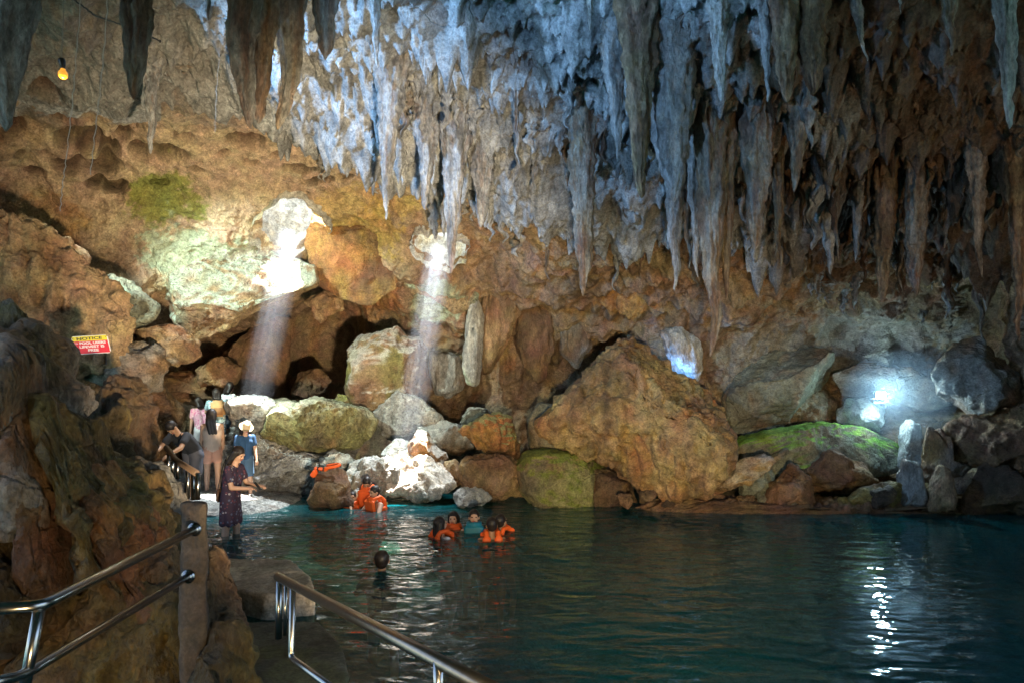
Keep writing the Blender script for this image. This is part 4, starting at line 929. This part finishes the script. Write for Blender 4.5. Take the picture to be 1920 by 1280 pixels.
def words(txt, cx, cz, h, w, mat, bold=.0):
    cu = bpy.data.curves.new("t", 'FONT'); cu.body = txt; cu.align_x = 'CENTER'; cu.align_y = 'CENTER'; cu.size = 1; cu.extrude = .02; cu.offset = bold
    o = bpy.data.objects.new("t", cu); COL.objects.link(o)
    dg = bpy.context.evaluated_depsgraph_get(); me = bpy.data.meshes.new_from_object(o.evaluated_get(dg)); bpy.data.objects.remove(o)
    n = len(me.vertices); co = np.empty(n * 3, np.float32); me.vertices.foreach_get("co", co); co = co.reshape(-1, 3)
    sx = w / (co[:, 0].max() - co[:, 0].min()); sz = h / (co[:, 1].max() - co[:, 1].min())
    z = (co[:, 1] - (co[:, 1].max() + co[:, 1].min()) / 2) * sz + cz; x = (co[:, 0] - (co[:, 0].max() + co[:, 0].min()) / 2) * sx + cx - z * .18; y = -co[:, 2] * .05 - .0085
    me.vertices.foreach_set("co", np.stack([x, y, z], 1).ravel()); me.update()
    return link("lettering", me, mat, sign)
words("NOTICE", 0, H_ * .345, H_ * .15, W_ * .70, M_BLK, .02)
words("TO:", -W_ * .395, H_ * .10, H_ * .08, W_ * .11, M_WHT, .02)
words("POOL USERS", W_ * .06, H_ * .10, H_ * .14, W_ * .72, M_WHT, .03)
words("LIFEVEST IS", W_ * .02, -H_ * .10, H_ * .14, W_ * .68, M_WHT, .03)
words("FREE", W_ * .04, -H_ * .30, H_ * .14, W_ * .29, M_WHT, .03)
for sx in (-1, 1):
    bm = bmesh.new(); bmesh.ops.create_cone(bm, cap_ends=True, segments=12, radius1=.006, radius2=.004, depth=.006, matrix=Matrix.Translation((sx * W_ * .45 - H_ * .38 * .18, -.01, H_ * .38)) @ Matrix.Rotation(math.pi / 2, 4, 'X'))
    done("screw", bm, M_DARKSTEEL, sign)

# ---------------------------------------------------------------- bulb, hanging cords, cable, floodlight
dB = 6.5; bp_ = P(118, 140, dB)
bulb = empty("hanging_bulb", V3(bp_), "amber light bulb hanging on a thin wire at the upper left", "light bulb")
m, t, b = new_mat("amber_glass"); b.inputs["Base Color"].default_value = (.85, .36, .04, 1); b.inputs["Emission Color"].default_value = (1, .42, .05, 1); b.inputs["Emission Strength"].default_value = .07; b.inputs["Roughness"].default_value = .12
M_AMB = m
bm = bmesh.new(); ell(bm, (0, 0, 0), (.042, .042, .044)); cap(bm, (0, 0, .03), (0, 0, .055), .026, .020); done("glass_globe", bm, M_AMB, bulb)
bm = bmesh.new(); cap(bm, (0, 0, .055), (.004, 0, .09), .021, .019); cap(bm, (-.004, 0, .085), (-.012, 0, .125), .026, .034); done("socket", bm, plain("black_bakelite", (.02, .018, .015), rough=.35), bulb)
M_WIRE = plain("grey_wire", (.18, .17, .15), rough=.6); M_CORD = plain("white_cord", (.40, .40, .38), rough=.6)
bm = bmesh.new(); tube(bm, [(-.012, 0, .12), (-.004, .01, .5), (0, .03, (roof(bp_[0], dB) or 4.6) - bp_[2] + .3)], .0035, 8); done("wire", bm, M_WIRE, bulb)
def cord(pts, d, label, r=.006, cat="cord", name="white_cord", mat=M_CORD):
    p0 = V3(P(pts[-1][0], pts[-1][1], d)); bm = bmesh.new(); P3 = [V3(P(x, y, d)) - p0 for x, y in pts]
    out = []
    for a, b_ in zip(P3, P3[1:]):
        for k in range(8): out.append(a.lerp(b_, k / 8) + Vector((.006 * math.sin(k * 2.1 + a.z * 9), 0, 0)))
    tube(bm, out + [P3[-1]], r, 8)
    ell(bm, (0, 0, 0), (r * 1.6, r * 1.6, r * 2.2), sub=1)
    return tag(done(name, bm, mat, None, tuple(p0)), label, cat)
cord([(156, -60), (143, 110), (135, 200), (124, 300), (117, 350), (113, 395)], 5.2, "longer white cord hanging beside the amber bulb", .003)
cord([(204, -60), (199, 50), (188, 170), (178, 250), (170, 327)], 5.2, "shorter white cord hanging to the right of the longer one", .003)
cord([(418, -40), (415, 60), (406, 170), (403, 250)], 8.5, "faint thin cord left of the upper left stalactite cluster", .0015, mat=M_WIRE)
cord([(120, -12), (155, 12), (178, 30), (225, 46), (262, 60), (300, 78)], 6.6, "black cable strung across the ceiling at the upper left", .008, "cable", "ceiling_cable", plain("black_cable", (.02, .02, .02), rough=.5))
fl_p = P(1652, 741, 13.0)
flood = empty("floodlight", V3(fl_p), "white floodlight glaring above the pale boulder on the right", "floodlight")
bm = bmesh.new(); boxm(bm, (0, .035, 0), (.20, .06, .15), bev=.012); done("housing", bm, M_BLK, flood)
bm = bmesh.new(); boxm(bm, (0, .0, 0), (.17, .006, .12), bev=.002)
M_LAMP = plain("lamp_face", (.9, .9, .9)); M_LAMP.node_tree.nodes["Principled BSDF"].inputs["Emission Color"].default_value = (.75, .92, 1, 1); M_LAMP.node_tree.nodes["Principled BSDF"].inputs["Emission Strength"].default_value = 40
done("glass_face", bm, M_LAMP, flood)
bm = bmesh.new(); tube(bm, fillet([(-.11, .04, 0), (-.11, .06, -.14), (.11, .06, -.14), (.11, .04, 0)], .02), .008, 8); done("bracket", bm, M_DARKSTEEL, flood)
lamp("floodlight_lamp", 'POINT', (fl_p[0], fl_p[1] - .10, fl_p[2]), (0, 0, 0), 10, (.55, .88, 1.0), shadow_soft_size=.06)
bp2 = bulb.location; lamp("bulb_lamp", 'POINT', (bp2[0], bp2[1] - .0, bp2[2] - .1), (0, 0, 0), 1.5, (1, .5, .12), shadow_soft_size=.04)

m = bpy.data.materials.new("lamp_glow_air"); m.use_nodes = True; m.node_tree.nodes.clear()  # haze ball added round the floodlight to give it a halo
o_ = m.node_tree.nodes.new("ShaderNodeOutputMaterial"); p_ = m.node_tree.nodes.new("ShaderNodeVolumePrincipled")
p_.inputs["Color"].default_value = (.6, .8, 1, 1); p_.inputs["Density"].default_value = .16; m.node_tree.links.new(p_.outputs[0], o_.inputs["Volume"])
bm = bmesh.new(); ell(bm, (0, 0, 0), (1.0, .7, .85), sub=4); tag(done("floodlight_halo", bm, m, None, (fl_p[0], fl_p[1] - .6, fl_p[2])), kind="stuff")

_b = P(1262, 715, 13.75); lamp("blue_fill_hidden", 'SPOT', tuple(_b), tuple(P(1285, 655, 14.3)), 9, (.15, .42, 1.0), spot_size=math.radians(100), spot_blend=.6, shadow_soft_size=.05)  # hidden spot added behind the giant boulder for a blue glow

# ---------------------------------------------------------------- people
def skin(name, c): 
    m = plain(name, c, rough=.55, noise_amt=.08, scale=25)
    m.node_tree.nodes["Principled BSDF"].inputs["Subsurface Weight"].default_value = .08
    m.node_tree.nodes["Principled BSDF"].inputs["Subsurface Radius"].default_value = (.01, .004, .002)
    return m
SK1 = skin("skin_light", (.55, .34, .24)); SK2 = skin("skin_tan", (.40, .23, .14))
M_HAIR = plain("dark_hair", (.016, .011, .009), rough=.45, noise_amt=.4, scale=60, bump=.5)
M_EYE = plain("eye_dark", (.02, .015, .012), rough=.2); M_LIP = plain("lips", (.38, .10, .08), rough=.5)
M_TEETH = plain("teeth", (.75, .72, .66), rough=.3)
def floral(name, basec, spots, scale=26):
    m, t, b = new_mat(name); N = t.nodes.new; L = t.links.new
    tc = N("ShaderNodeTexCoord"); vo = N("ShaderNodeTexVoronoi"); vo.inputs["Scale"].default_value = scale
    L(tc.outputs["Object"], vo.inputs["Vector"])
    cr = N("ShaderNodeValToRGB"); cr.color_ramp.interpolation = 'CONSTANT'; e = cr.color_ramp.elements
    e[0].position = 0; e[0].color = (*basec, 1); e[1].position = .45; e[1].color = (*spots[0], 1)
    for k, s in enumerate(spots[1:]): q = e.new(.62 + .16 * k); q.color = (*s, 1)
    L(vo.outputs["Color"], cr.inputs[0])
    lt = N("ShaderNodeMath"); lt.operation = 'LESS_THAN'; lt.inputs[1].default_value = .42; L(vo.outputs["Distance"], lt.inputs[0])
    mx = N("ShaderNodeMix"); mx.data_type = 'RGBA'; L(lt.outputs[0], mx.inputs[0]); mx.inputs[6].default_value = (*basec, 1); L(cr.outputs[0], mx.inputs[7])
    L(mx.outputs[2], b.inputs["Base Color"]); b.inputs["Roughness"].default_value = .8
    return m
cloth = lambda n, c: plain(n, c, rough=.85, noise_amt=.15, scale=18, bump=.3)
M_ORANGE = plain("orange_vest_fabric", (.90, .13, .015), rough=.6, noise_amt=.12, scale=20, bump=.4)
M_TEAL = plain("teal_vest_fabric", (.01, .20, .30), rough=.6, noise_amt=.12, scale=20, bump=.4)
M_STRIPE = plain("reflective_stripe", (.45, .62, .18), rough=.4); M_STRAP = plain("black_strap", (.015, .015, .015), rough=.6)

def landmarks(s, pose):
    lean = pose.get('lean', 0); side = pose.get('side', 0)
    up = Vector((math.sin(side), math.sin(lean), math.cos(lean) * math.cos(side))).normalized()
    lean2 = lean + pose.get('curl', 0)
    up2 = Vector((math.sin(side), math.sin(lean2), math.cos(lean2))).normalized()
    J = {}
    J['pel'] = Vector((0, 0, 0)); J['waist'] = up * .14 * s; J['chest'] = J['waist'] + up2 * .20 * s; J['neck'] = J['chest'] + up2 * .17 * s
    hp = lean2 + pose.get('nod', 0); yaw = pose.get('yaw', 0)
    J['up'] = up; J['up2'] = up2
    hd = Vector((0, math.sin(hp * .7), math.cos(hp * .7)))
    J['head'] = J['neck'] + hd * .165 * s
    J['hrot'] = Matrix.Rotation(-yaw, 3, 'Z') @ Matrix.Rotation(-hp, 3, 'X')
    for sd_, nm in ((-1, 'l'), (1, 'r')):
        sh = J['neck'] - up2 * .055 * s + Vector((sd_ * .165 * s, 0, 0)); J['sh' + nm] = sh
        a, o, e, eo = pose.get('arm' + nm, (.05, .12, .15, 0))
        d1 = Vector((sd_ * math.sin(o), math.sin(a) * math.cos(o), -math.cos(a) * math.cos(o)))
        el = sh + d1 * .275 * s
        d2 = Vector((-sd_ * math.sin(eo), math.sin(a + e) * math.cos(eo), -math.cos(a + e) * math.cos(eo)))
        wr = el + d2 * .245 * s; J['el' + nm] = el; J['wr' + nm] = wr; J['hd' + nm] = d2
        hip = Vector((sd_ * .085 * s, 0, -.04 * s)); J['hip' + nm] = hip
        a, o, k = pose.get('leg' + nm, (0, .04, 0))
        d = Vector((sd_ * math.sin(o), math.sin(a) * math.cos(o), -math.cos(a) * math.cos(o)))
        kn = hip + d * .41 * s
        d = Vector((sd_ * math.sin(o) * .3, math.sin(a - k), -math.cos(a - k)))
        an = kn + d * .40 * s; J['kn' + nm] = kn; J['an' + nm] = an
    return J
def person(label, pose, H=1.6, heading=0.0, feet=None, head_at=None, skinm=SK1, clothes=(), hair='long', hat=None, build=1.0, group=None, extra=None, face=True, vox=.009):
    s = H / 1.65; J = landmarks(s, pose)
    R = Matrix.Rotation(heading, 3, 'Z')
    low = min(J['anl'].z, J['anr'].z) - .075 * s
    if feet is not None: pel = Vector(feet) - Vector((0, 0, low)); basez = feet[2]
    else: pel = Vector(head_at) - R @ J['head']; 
    root_loc = pel + Vector((0, 0, low)) if head_at is not None else Vector(feet)
    root = empty("person", root_loc, label, "person", group, heading)
    off = Vector((0, 0, -low))
    w = build
    A = lambda k: J[k] + off
    bm = bmesh.new(); X = Vector((1, 0, 0))
    # trunk
    for sx in (-1, 1):
        cap(bm, A('pel') + X * sx * .065 * s, A('waist') + X * sx * .05 * s, .098 * s * w, .085 * s * w)
        cap(bm, A('waist') + X * sx * .05 * s, A('chest') + X * sx * .075 * s, .085 * s * w, .098 * s * w)
        cap(bm, A('chest') + X * sx * .075 * s, A('neck') - J['up2'] * .06 * s + X * sx * .09 * s, .098 * s * w, .062 * s)
    cap(bm, A('shl'), A('shr'), .050 * s, .050 * s)
    fwd = J['hrot'] @ Vector((0, 1, 0)); hu = J['hrot'] @ Vector((0, 0, 1)); hx = J['hrot'] @ Vector((1, 0, 0)); h = A('head')
    cap(bm, A('neck') - J['up2'] * .03 * s, h - hu * .06 * s, .052 * s, .046 * s)
    ell(bm, h + hu * .02 * s - fwd * .01 * s, (.074 * s, .090 * s, .092 * s), J['hrot'])
    ell(bm, h - hu * .045 * s + fwd * .022 * s, (.056 * s, .060 * s, .066 * s), J['hrot'])
    cap(bm, h - hu * .092 * s + fwd * .06 * s, h - hu * .085 * s + fwd * .055 * s, .022 * s)       # chin
    cap(bm, h + hu * .012 * s + fwd * .080 * s, h - hu * .022 * s + fwd * .094 * s, .009 * s, .014 * s)   # nose
    cap(bm, h + hu * .026 * s + fwd * .072 * s - hx * .04 * s, h + hu * .026 * s + fwd * .072 * s + hx * .04 * s, .013 * s)   # brow
    for sx in (-1, 1):
        ell(bm, h + hx * sx * .076 * s - hu * .01 * s - fwd * .005 * s, (.012 * s, .020 * s, .030 * s), J['hrot'], 2)
        ell(bm, h + hx * sx * .034 * s - hu * .03 * s + fwd * .062 * s, (.024 * s, .02 * s, .022 * s), J['hrot'], 2)
    for sx, nm in ((-1, 'l'), (1, 'r')):
        cap(bm, A('sh' + nm), A('el' + nm), .047 * s * w, .036 * s * w); cap(bm, A('el' + nm), A('wr' + nm), .037 * s * w, .025 * s)
        d = J['hd' + nm]; wr = A('wr' + nm)
        n_ = d.cross(Vector((0, 0, 1))); n_ = n_.normalized() if n_.length > .2 else X
        n2 = d.cross(n_).normalized()
        palm = wr + d * .05 * s
        cap(bm, wr, palm - n_ * .018 * s, .022 * s, .020 * s); cap(bm, wr, palm + n_ * .018 * s, .022 * s, .020 * s)
        for k, (o_, L_) in enumerate(((-.030, .052), (-.010, .060), (.010, .056), (.029, .042))):
            b0 = palm + d * .022 * s + n_ * o_ * s; b1 = b0 + (d * .8 + n2 * .35).normalized() * L_ * .55 * s; b2 = b1 + (d * .35 + n2 * .9).normalized() * L_ * .5 * s
            cap(bm, b0, b1, .0095 * s, .0085 * s, 8); cap(bm, b1, b2, .0085 * s, .007 * s, 8)
        tb = wr + d * .025 * s - n_ * .022 * s; t1_ = tb + (d * .6 - n_ * .7 + n2 * .3).normalized() * .035 * s
        cap(bm, tb, t1_, .011 * s, .010 * s, 8); cap(bm, t1_, t1_ + (d * .9 + n2 * .4).normalized() * .026 * s, .010 * s, .008 * s, 8)
        cap(bm, A('hip' + nm), A('kn' + nm), .086 * s * w, .054 * s * w)
        cap(bm, A('kn' + nm), A('kn' + nm).lerp(A('an' + nm), .35), .052 * s * w, .054 * s * w); cap(bm, A('kn' + nm).lerp(A('an' + nm), .35), A('an' + nm), .053 * s * w, .033 * s)
        an = A('an' + nm)
        cap(bm, an + Vector((0, -.03 * s, -.045 * s)), an + Vector((0, .10 * s, -.055 * s)), .034 * s, .028 * s); cap(bm, an + Vector((0, .09 * s, -.055 * s)), an + Vector((0, .15 * s, -.06 * s)), .034 * s, .022 * s)
    remeshed("body", bm, skinm, vox, root, smooth=2)
    if face:
        bm = bmesh.new()
        for sx in (-1, 1): ell(bm, h + hx * sx * .031 * s + hu * .006 * s + fwd * .077 * s, (.013 * s, .008 * s, .0075 * s), J['hrot'], 2)
        done("eyes", bm, M_EYE, root)
        bm = bmesh.new(); cap(bm, h - hu * .052 * s + fwd * .083 * s - hx * .018 * s, h - hu * .052 * s + fwd * .083 * s + hx * .018 * s, .0085 * s); done("lips", bm, M_LIP, root)
    # hair
    bm = bmesh.new(); bk = -fwd
    ell(bm, h + hu * .034 * s + bk * .020 * s, (.084 * s, .096 * s, .094 * s), J['hrot'])
    if hair == 'short': ell(bm, h - hu * .01 * s + bk * .045 * s, (.072 * s, .060 * s, .07 * s), J['hrot'])
    else:
        for sx in (-1, 0, 1):
            cap(bm, h + hu * .02 * s + bk * .035 * s + hx * sx * .045 * s, A('neck') + bk * .075 * s + X * sx * .05 * s, .055 * s, .045 * s)
            if hair == 'long': cap(bm, A('neck') + bk * .075 * s + X * sx * .05 * s, A('chest') - J['up2'] * .02 * s - Vector((0, .12 * s, 0)) + X * sx * .055 * s, .046 * s, .028 * s)
        for sx in (-1, 1): cap(bm, h + hu * .05 * s + hx * sx * .062 * s + fwd * .01 * s, h - hu * .09 * s + hx * sx * .072 * s + bk * .01 * s, .026 * s, .022 * s)
    hb = remeshed("hair", bm, M_HAIR, vox, root, smooth=1)
    # clothes
    for c in clothes:
        kind, mat = c[0], c[1]; g = .014 * s; bm = bmesh.new()
        if kind in ('tee', 'dress', 'tank'):
            for sx in (-1, 1):
                cap(bm, A('pel') + X * sx * .07 * s, A('waist') + X * sx * .055 * s, .100 * s * w + g, .092 * s * w + g)
                cap(bm, A('waist') + X * sx * .055 * s, A('chest') + X * sx * .075 * s, .092 * s * w + g, .098 * s * w + g)
                cap(bm, A('chest') + X * sx * .075 * s, A('neck') - J['up2'] * .07 * s + X * sx * .085 * s, .098 * s * w + g, .058 * s + g)
            if kind != 'tank':
                cap(bm, A('shl') - J['up2'] * .01, A('shr') - J['up2'] * .01, .046 * s + g)
                for nm in 'lr':
                    a_, b_ = A('sh' + nm), A('el' + nm); cap(bm, a_, a_.lerp(b_, .55), .047 * s * w + g, .048 * s * w + g)
        if kind == 'dress':
            mid = (A('knl') + A('knr')) / 2; hem = A('pel').lerp(mid, c[2] if len(c) > 2 else .75)
            for sx in (-1, 0, 1):
                for yy in (-1, 1): cap(bm, A('pel') + X * sx * .07 * s, hem + X * sx * .12 * s + Vector((0, yy * .05 * s, 0)), .10 * s * w + g, .065 * s)
        if kind in ('shorts', 'skirt'):
            L_ = c[2] if len(c) > 2 else .5
            for sx, nm in ((-1, 'l'), (1, 'r')):
                cap(bm, A('pel') + X * sx * .066 * s + J['up'] * .05 * s, A('hip' + nm), .096 * s * w + g, .098 * s * w + g)
                cap(bm, A('hip' + nm), A('hip' + nm).lerp(A('kn' + nm), L_), .090 * s * w + g, .080 * s * w + g)
        if kind == 'vest':
            off0 = off; off = off + J['up2'] * .055 * s
            for sx in (-1, 1):
                # two padded front panels with an open collar, shoulder bridges, back pad
                c0 = A('chest') + J['up2'] * .02 * s + X * sx * .085 * s; fy = (J['up2'].cross(X) * -1)
                Mx = Matrix((X, fy, J['up2'])).transposed()
                boxm(bm, c0 + fy * .125 * s - J['up2'] * .03 * s, (.125 * s, .06 * s, .30 * s), Mx, .02)
                tube(bm, [c0 + fy * .12 * s + J['up2'] * .10 * s, c0 + fy * .07 * s + J['up2'] * .165 * s, c0 - fy * .04 * s + J['up2'] * .17 * s + X * sx * -.0 * s, c0 - fy * .10 * s + J['up2'] * .12 * s], .036 * s, 10)
                boxm(bm, c0 + X * sx * .085 * s - J['up2'] * .08 * s, (.045 * s, .20 * s, .16 * s), Mx, .015)
            boxm(bm, A('chest') - fy * .125 * s, (.31 * s, .06 * s, .34 * s), Mx, .02)
            tube(bm, [A('neck') + X * -.10 * s - fy * .06 * s, A('neck') - fy * .10 * s + J['up2'] * .02 * s, A('neck') + X * .10 * s - fy * .06 * s], .040 * s, 10)
            vo_ = remeshed("life_vest", bm, mat, .010, root, smooth=2)
            bm = bmesh.new()
            for sx in (-1, 1): boxm(bm, A('chest') + J['up2'] * .035 * s + X * sx * .085 * s + fy * .157 * s, (.122 * s, .008 * s, .045 * s), Mx)
            st = done("reflective_stripe", bm, M_STRIPE, vo_, smooth=False)
            bm = bmesh.new(); boxm(bm, A('chest') - J['up2'] * .04 * s + fy * .16 * s, (.30 * s, .008 * s, .022 * s), Mx); boxm(bm, A('chest') - J['up2'] * .04 * s + fy * .168 * s, (.04 * s, .012 * s, .035 * s), Mx, .003)
            done("buckle_strap", bm, M_STRAP, vo_, smooth=False); off = off0
            continue
        remeshed({'tee': 't_shirt', 'tank': 'tank_top', 'dress': 'dress', 'shorts': 'shorts', 'skirt': 'skirt'}[kind], bm, mat, .011, root, smooth=2)
    if hat:
        bm = bmesh.new(); hr = J['hrot'] @ Matrix.Rotation(-.12, 3, 'X')
        prof = [(.145, -.012), (.150, -.016), (.10, .012), (.088, .03), (.084, .07), (.070, .095), (.03, .105), (0.001, .106), (0.001, .098), (.066, .088), (.078, .06), (.092, .02), (.145, -.022)]
        n_ = 40; rg = []
        for r, z in prof: rg.append([bm.verts.new(h + hu * .045 * s + hr @ Vector((r * s * math.cos(2 * math.pi * k / n_), r * s * 1.05 * math.sin(2 * math.pi * k / n_), z * s + .006 * math.sin(k * .9)))) for k in range(n_)])
        for a_, b_ in zip(rg, rg[1:] + rg[:1]):
            for k in range(n_): bm.faces.new((a_[k], a_[(k + 1) % n_], b_[(k + 1) % n_], b_[k]))
        done("sun_hat", bm, hat, root)
    return root, J, off, s, R
PI = math.pi
M_FLORAL = floral("dark_floral_cloth", (.035, .02, .045), [(.13, .04, .06), (.08, .10, .18), (.30, .28, .32)])
M_PINKFL = floral("pink_floral_cloth", (.62, .34, .42), [(.75, .55, .55), (.55, .16, .28)])
M_BLUEFL = floral("blue_floral_cloth", (.04, .07, .12), [(.30, .35, .40), (.10, .22, .30)])
tees = dict(black=cloth("black_cotton", (.015, .016, .02)), blue=cloth("navy_cotton", (.02, .07, .17)), denim=cloth("denim", (.07, .14, .24)), pink=cloth("salmon_cotton", (.70, .38, .28)), cream=cloth("cream_cotton", (.75, .58, .48)), white=cloth("white_cotton", (.72, .72, .75)), straw=cloth("straw", (.62, .50, .34)), grey=cloth("grey_cotton", (.10, .10, .12)))

# the wading woman, reading her phone
fw = P(432, 1000, 10.05); 
r_, J_, off_, s_, R_m = person("woman in a dark floral dress standing knee deep in the water looking at her phone", dict(lean=.08, curl=.08, nod=.35, arml=(.35, .10, 1.15, .25), armr=(.25, .10, 1.25, .35), legl=(.10, .02, .10), legr=(-.05, .02, .05)), H=1.62, heading=-PI / 2 - .15, feet=(fw[0], 10.05, -2.58), clothes=[('dress', M_FLORAL, .78)], hair='bob', group="visitors at the landing")
hl = root_l = R_m @ (J_['wrr'] + off_ + J_['hdr'] * .10) + r_.location
ph = empty("smartphone", hl, "dark smartphone held by the woman in the floral dress", "phone", rz=-PI / 2)
bm = bmesh.new(); boxm(bm, (-.02, .02, .035), (.074, .010, .15), Matrix.Rotation(.7, 3, 'X'), .004); done("phone_case", bm, M_STRAP, ph)
# bag hanging behind her
bg_ = V3(P(411, 928, 10.1)); bag = empty("shoulder_bag", bg_, "small brown bag hanging behind the woman in the floral dress", "bag")
bm = bmesh.new(); boxm(bm, (0, 0, 0), (.06, .14, .19), bev=.02); done("pouch", bm, plain("brown_leather", (.14, .08, .06), rough=.5), bag)
bm = bmesh.new(); tube(bm, fillet([(0, -.05, .09), (.06, -.04, .40), (.12, 0, .60), (.06, .04, .40), (0, .05, .09)], .06), .006, 8); done("strap", bm, M_STRAP, bag)
# the woman in the blue shirt and straw hat
fh = P(458, 932, 12.8)
r_, J_, off_, s_, R_m = person("woman in a navy t-shirt, denim shorts and straw hat walking down to the water", dict(lean=.12, nod=.45, arml=(.1, .15, .25, 0), armr=(.25, .2, .5, 0), legl=(.25, .03, .25), legr=(-.12, .03, .15)), H=1.42, heading=-PI / 2 - .9, feet=(fh[0], 12.8, -2.16), clothes=[('tee', tees['blue']), ('shorts', tees['denim'], .75)], hair='bob', hat=tees['straw'], group="visitors at the landing")
# the woman in pink seen from behind
fp = P(398, 926, 13.0)
person("long haired woman in a striped cream top and beige shorts seen from behind", dict(lean=.02, nod=.1, yaw=.5, arml=(.1, .10, .5, .2), armr=(.25, .12, .9, .4), legl=(.05, .02, .05), legr=(-.03, .03, .03)), H=1.60, heading=.5, feet=(fp[0], 13.0, -2.13), clothes=[('tank', tees['cream']), ('shorts', tees['pink'], .42)], hair='long', group="visitors at the landing")
# the man bending over the short railing
fm_ = P(360, 928, 12.2)
person("man in a black t-shirt bending forward over the short railing", dict(lean=.50, curl=.35, nod=.35, arml=(.75, .20, .35, .25), armr=(.75, .22, .35, .25), legl=(.1, .05, .1), legr=(-.05, .05, .05)), H=1.66, heading=PI - .35, feet=(fm_[0] + .02, 12.2, -2.15), skinm=SK2, clothes=[('tee', tees['black']), ('shorts', tees['grey'], .7)], hair='short', build=1.12, group="visitors at the landing")
# the climbing visitor with the tan backpack
fb = P(408, 868, 14.0)
r_, J_, off_, s_, R_m = person("visitor in floral shorts and pale blue top with a tan backpack climbing the rocks", dict(lean=.30, curl=.1, nod=.2, arml=(.6, .2, .8, .2), armr=(.5, .2, 1.0, .2), legl=(.45, .03, .6), legr=(-.05, .03, .05)), H=1.50, heading=.5, feet=(fb[0], 14.0, -1.60), clothes=[('tee', floral("pale_patterned_cloth", (.45, .62, .66), [(.8, .8, .8), (.15, .35, .45)])), ('shorts', M_BLUEFL, .5)], hair='bob', group="visitors at the landing")
cp = R_m @ (J_['chest'] + off_ - Vector((0, .14, .02))) + r_.location
bpk = empty("backpack", cp, "tan backpack worn by the climbing visitor", "backpack", rz=.5)
bm = bmesh.new(); boxm(bm, (0, -.04, 0), (.27, .13, .34), Matrix.Rotation(-.35, 3, 'X'), .04); done("pack_body", bm, cloth("tan_canvas", (.62, .36, .16)), bpk)
bm = bmesh.new(); boxm(bm, (0, -.115, -.05), (.20, .05, .16), Matrix.Rotation(-.35, 3, 'X'), .02); done("front_pocket", bm, cloth("brown_canvas", (.35, .18, .08)), bpk)
bm = bmesh.new()
for sx in (-1, 1): tube(bm, fillet([(sx * .08, .02, .15), (sx * .09, .12, .20), (sx * .11, .18, .08), (sx * .10, .06, -.12)], .05), .014, 8)
done("shoulder_straps", bm, M_STRAP, bpk)
f2_ = P(386, 880, 14.2)
person("visitor in a pink flowered shirt mostly hidden behind the long haired woman", dict(lean=.25, nod=.3, legl=(.3, .03, .4)), H=1.45, heading=.9, feet=(f2_[0] - .12, 14.3, -1.75), clothes=[('tee', M_PINKFL), ('shorts', tees['white'], .5)], hair='bob', group="visitors at the landing", face=False)
f3_ = P(418, 866, 14.6)
person("visitor in a pale top at the back of the climbing group", dict(lean=.2, nod=.2, arml=(1.2, .3, .8, .2), legl=(.3, .03, .4)), H=1.5, heading=-.4, feet=(f3_[0] + .05, 14.6, -1.50), clothes=[('tee', tees['white']), ('shorts', tees['denim'], .5)], hair='bob', group="visitors at the landing", face=False)

# bathers
def bather(label, px, py, d, heading, mat=None, hair='short', sk=SK1, H=1.6, pose=None, extra=(), build=1.0, group="bathers in the middle of the pool"):
    po = dict(lean=-.05, nod=-.05, arml=(.7, .5, .6, .3), armr=(.7, .5, .6, .3), legl=(.5, .1, .6), legr=(.3, .1, .5)); po.update(pose or {})
    cl = list(extra) + ([('vest', mat)] if mat else [])
    return person(label, po, H=H, heading=heading, head_at=P(px, py, d), skinm=sk, clothes=cl, hair=hair, build=build, group=group)
bather("lone swimmer with dark wet hair, only the back of the head above water", 716, 1050, 8.1, .1, None, 'short', SK2, H=1.75, extra=[('tee', tees['grey'])], group="bathers")
bather("long haired bather in orange vest over a white shirt seen from behind", 826, 982, 9.9, -.9, M_ORANGE, 'long', H=1.6, extra=[('tee', tees['white'])])
bather("smiling woman bather in an orange vest facing the camera", 850, 972, 10.5, PI - .1, M_ORANGE, 'bob', H=1.6)
bather("woman bather in a teal vest with green stripes facing the camera", 889, 969, 10.3, PI + .05, M_TEAL, 'short', H=1.62)
bather("bather with short black hair and orange vest, back turned to the camera", 922, 984, 9.8, .15, M_ORANGE, 'short', SK2, H=1.66, pose=dict(lean=.05))
bather("bather in dark cap and orange vest at the right end of the group", 940, 977, 10.2, -.6, M_ORANGE, 'short', SK2, H=1.6)
GB = "bathers at the foot of the shore rocks"
bather("bather in an orange vest at the left of the far group", 660, 932, 12.3, PI + .1, M_ORANGE, 'short', SK2, H=1.55, group=GB)
bather("bather standing highest in the far group, orange vest with striped front", 688, 905, 12.3, PI, M_ORANGE, 'short', SK2, H=1.6, pose=dict(nod=.5, lean=.15), group=GB)
bather("pale capped bather in front of the far group turned sideways", 702, 922, 12.0, PI - .8, M_ORANGE, 'short', SK1, H=1.6, pose=dict(lean=.2), group=GB)

# the orange life vest left on the pointed boulder
vp = V3(P(616, 876, 12.25)); lv = empty("life_vest", vp, "empty orange life vest draped over the pointed shore boulder", "life vest")
bm = bmesh.new()
boxm(bm, (-.13, -.02, -.02), (.24, .14, .05), Matrix.Rotation(.18, 3, 'Y'), .018); boxm(bm, (-.24, -.06, -.10), (.10, .10, .14), Matrix.Rotation(.6, 3, 'Y'), .018)
tube(bm, fillet([(-.05, -.08, .0), (.10, -.09, .02), (.22, -.03, .05), (.16, .07, .06), (-.05, .05, .03)], .05), .028, 10)
vb = remeshed("vest_foam", bm, M_ORANGE, .009, lv, smooth=2)
bm = bmesh.new()
for x_ in (-.17, -.07): boxm(bm, (x_, -.02, -.012 - (x_ + .13) * .18), (.022, .155, .062), Matrix.Rotation(.18, 3, 'Y'), .004)
done("black_straps", bm, M_STRAP, lv)
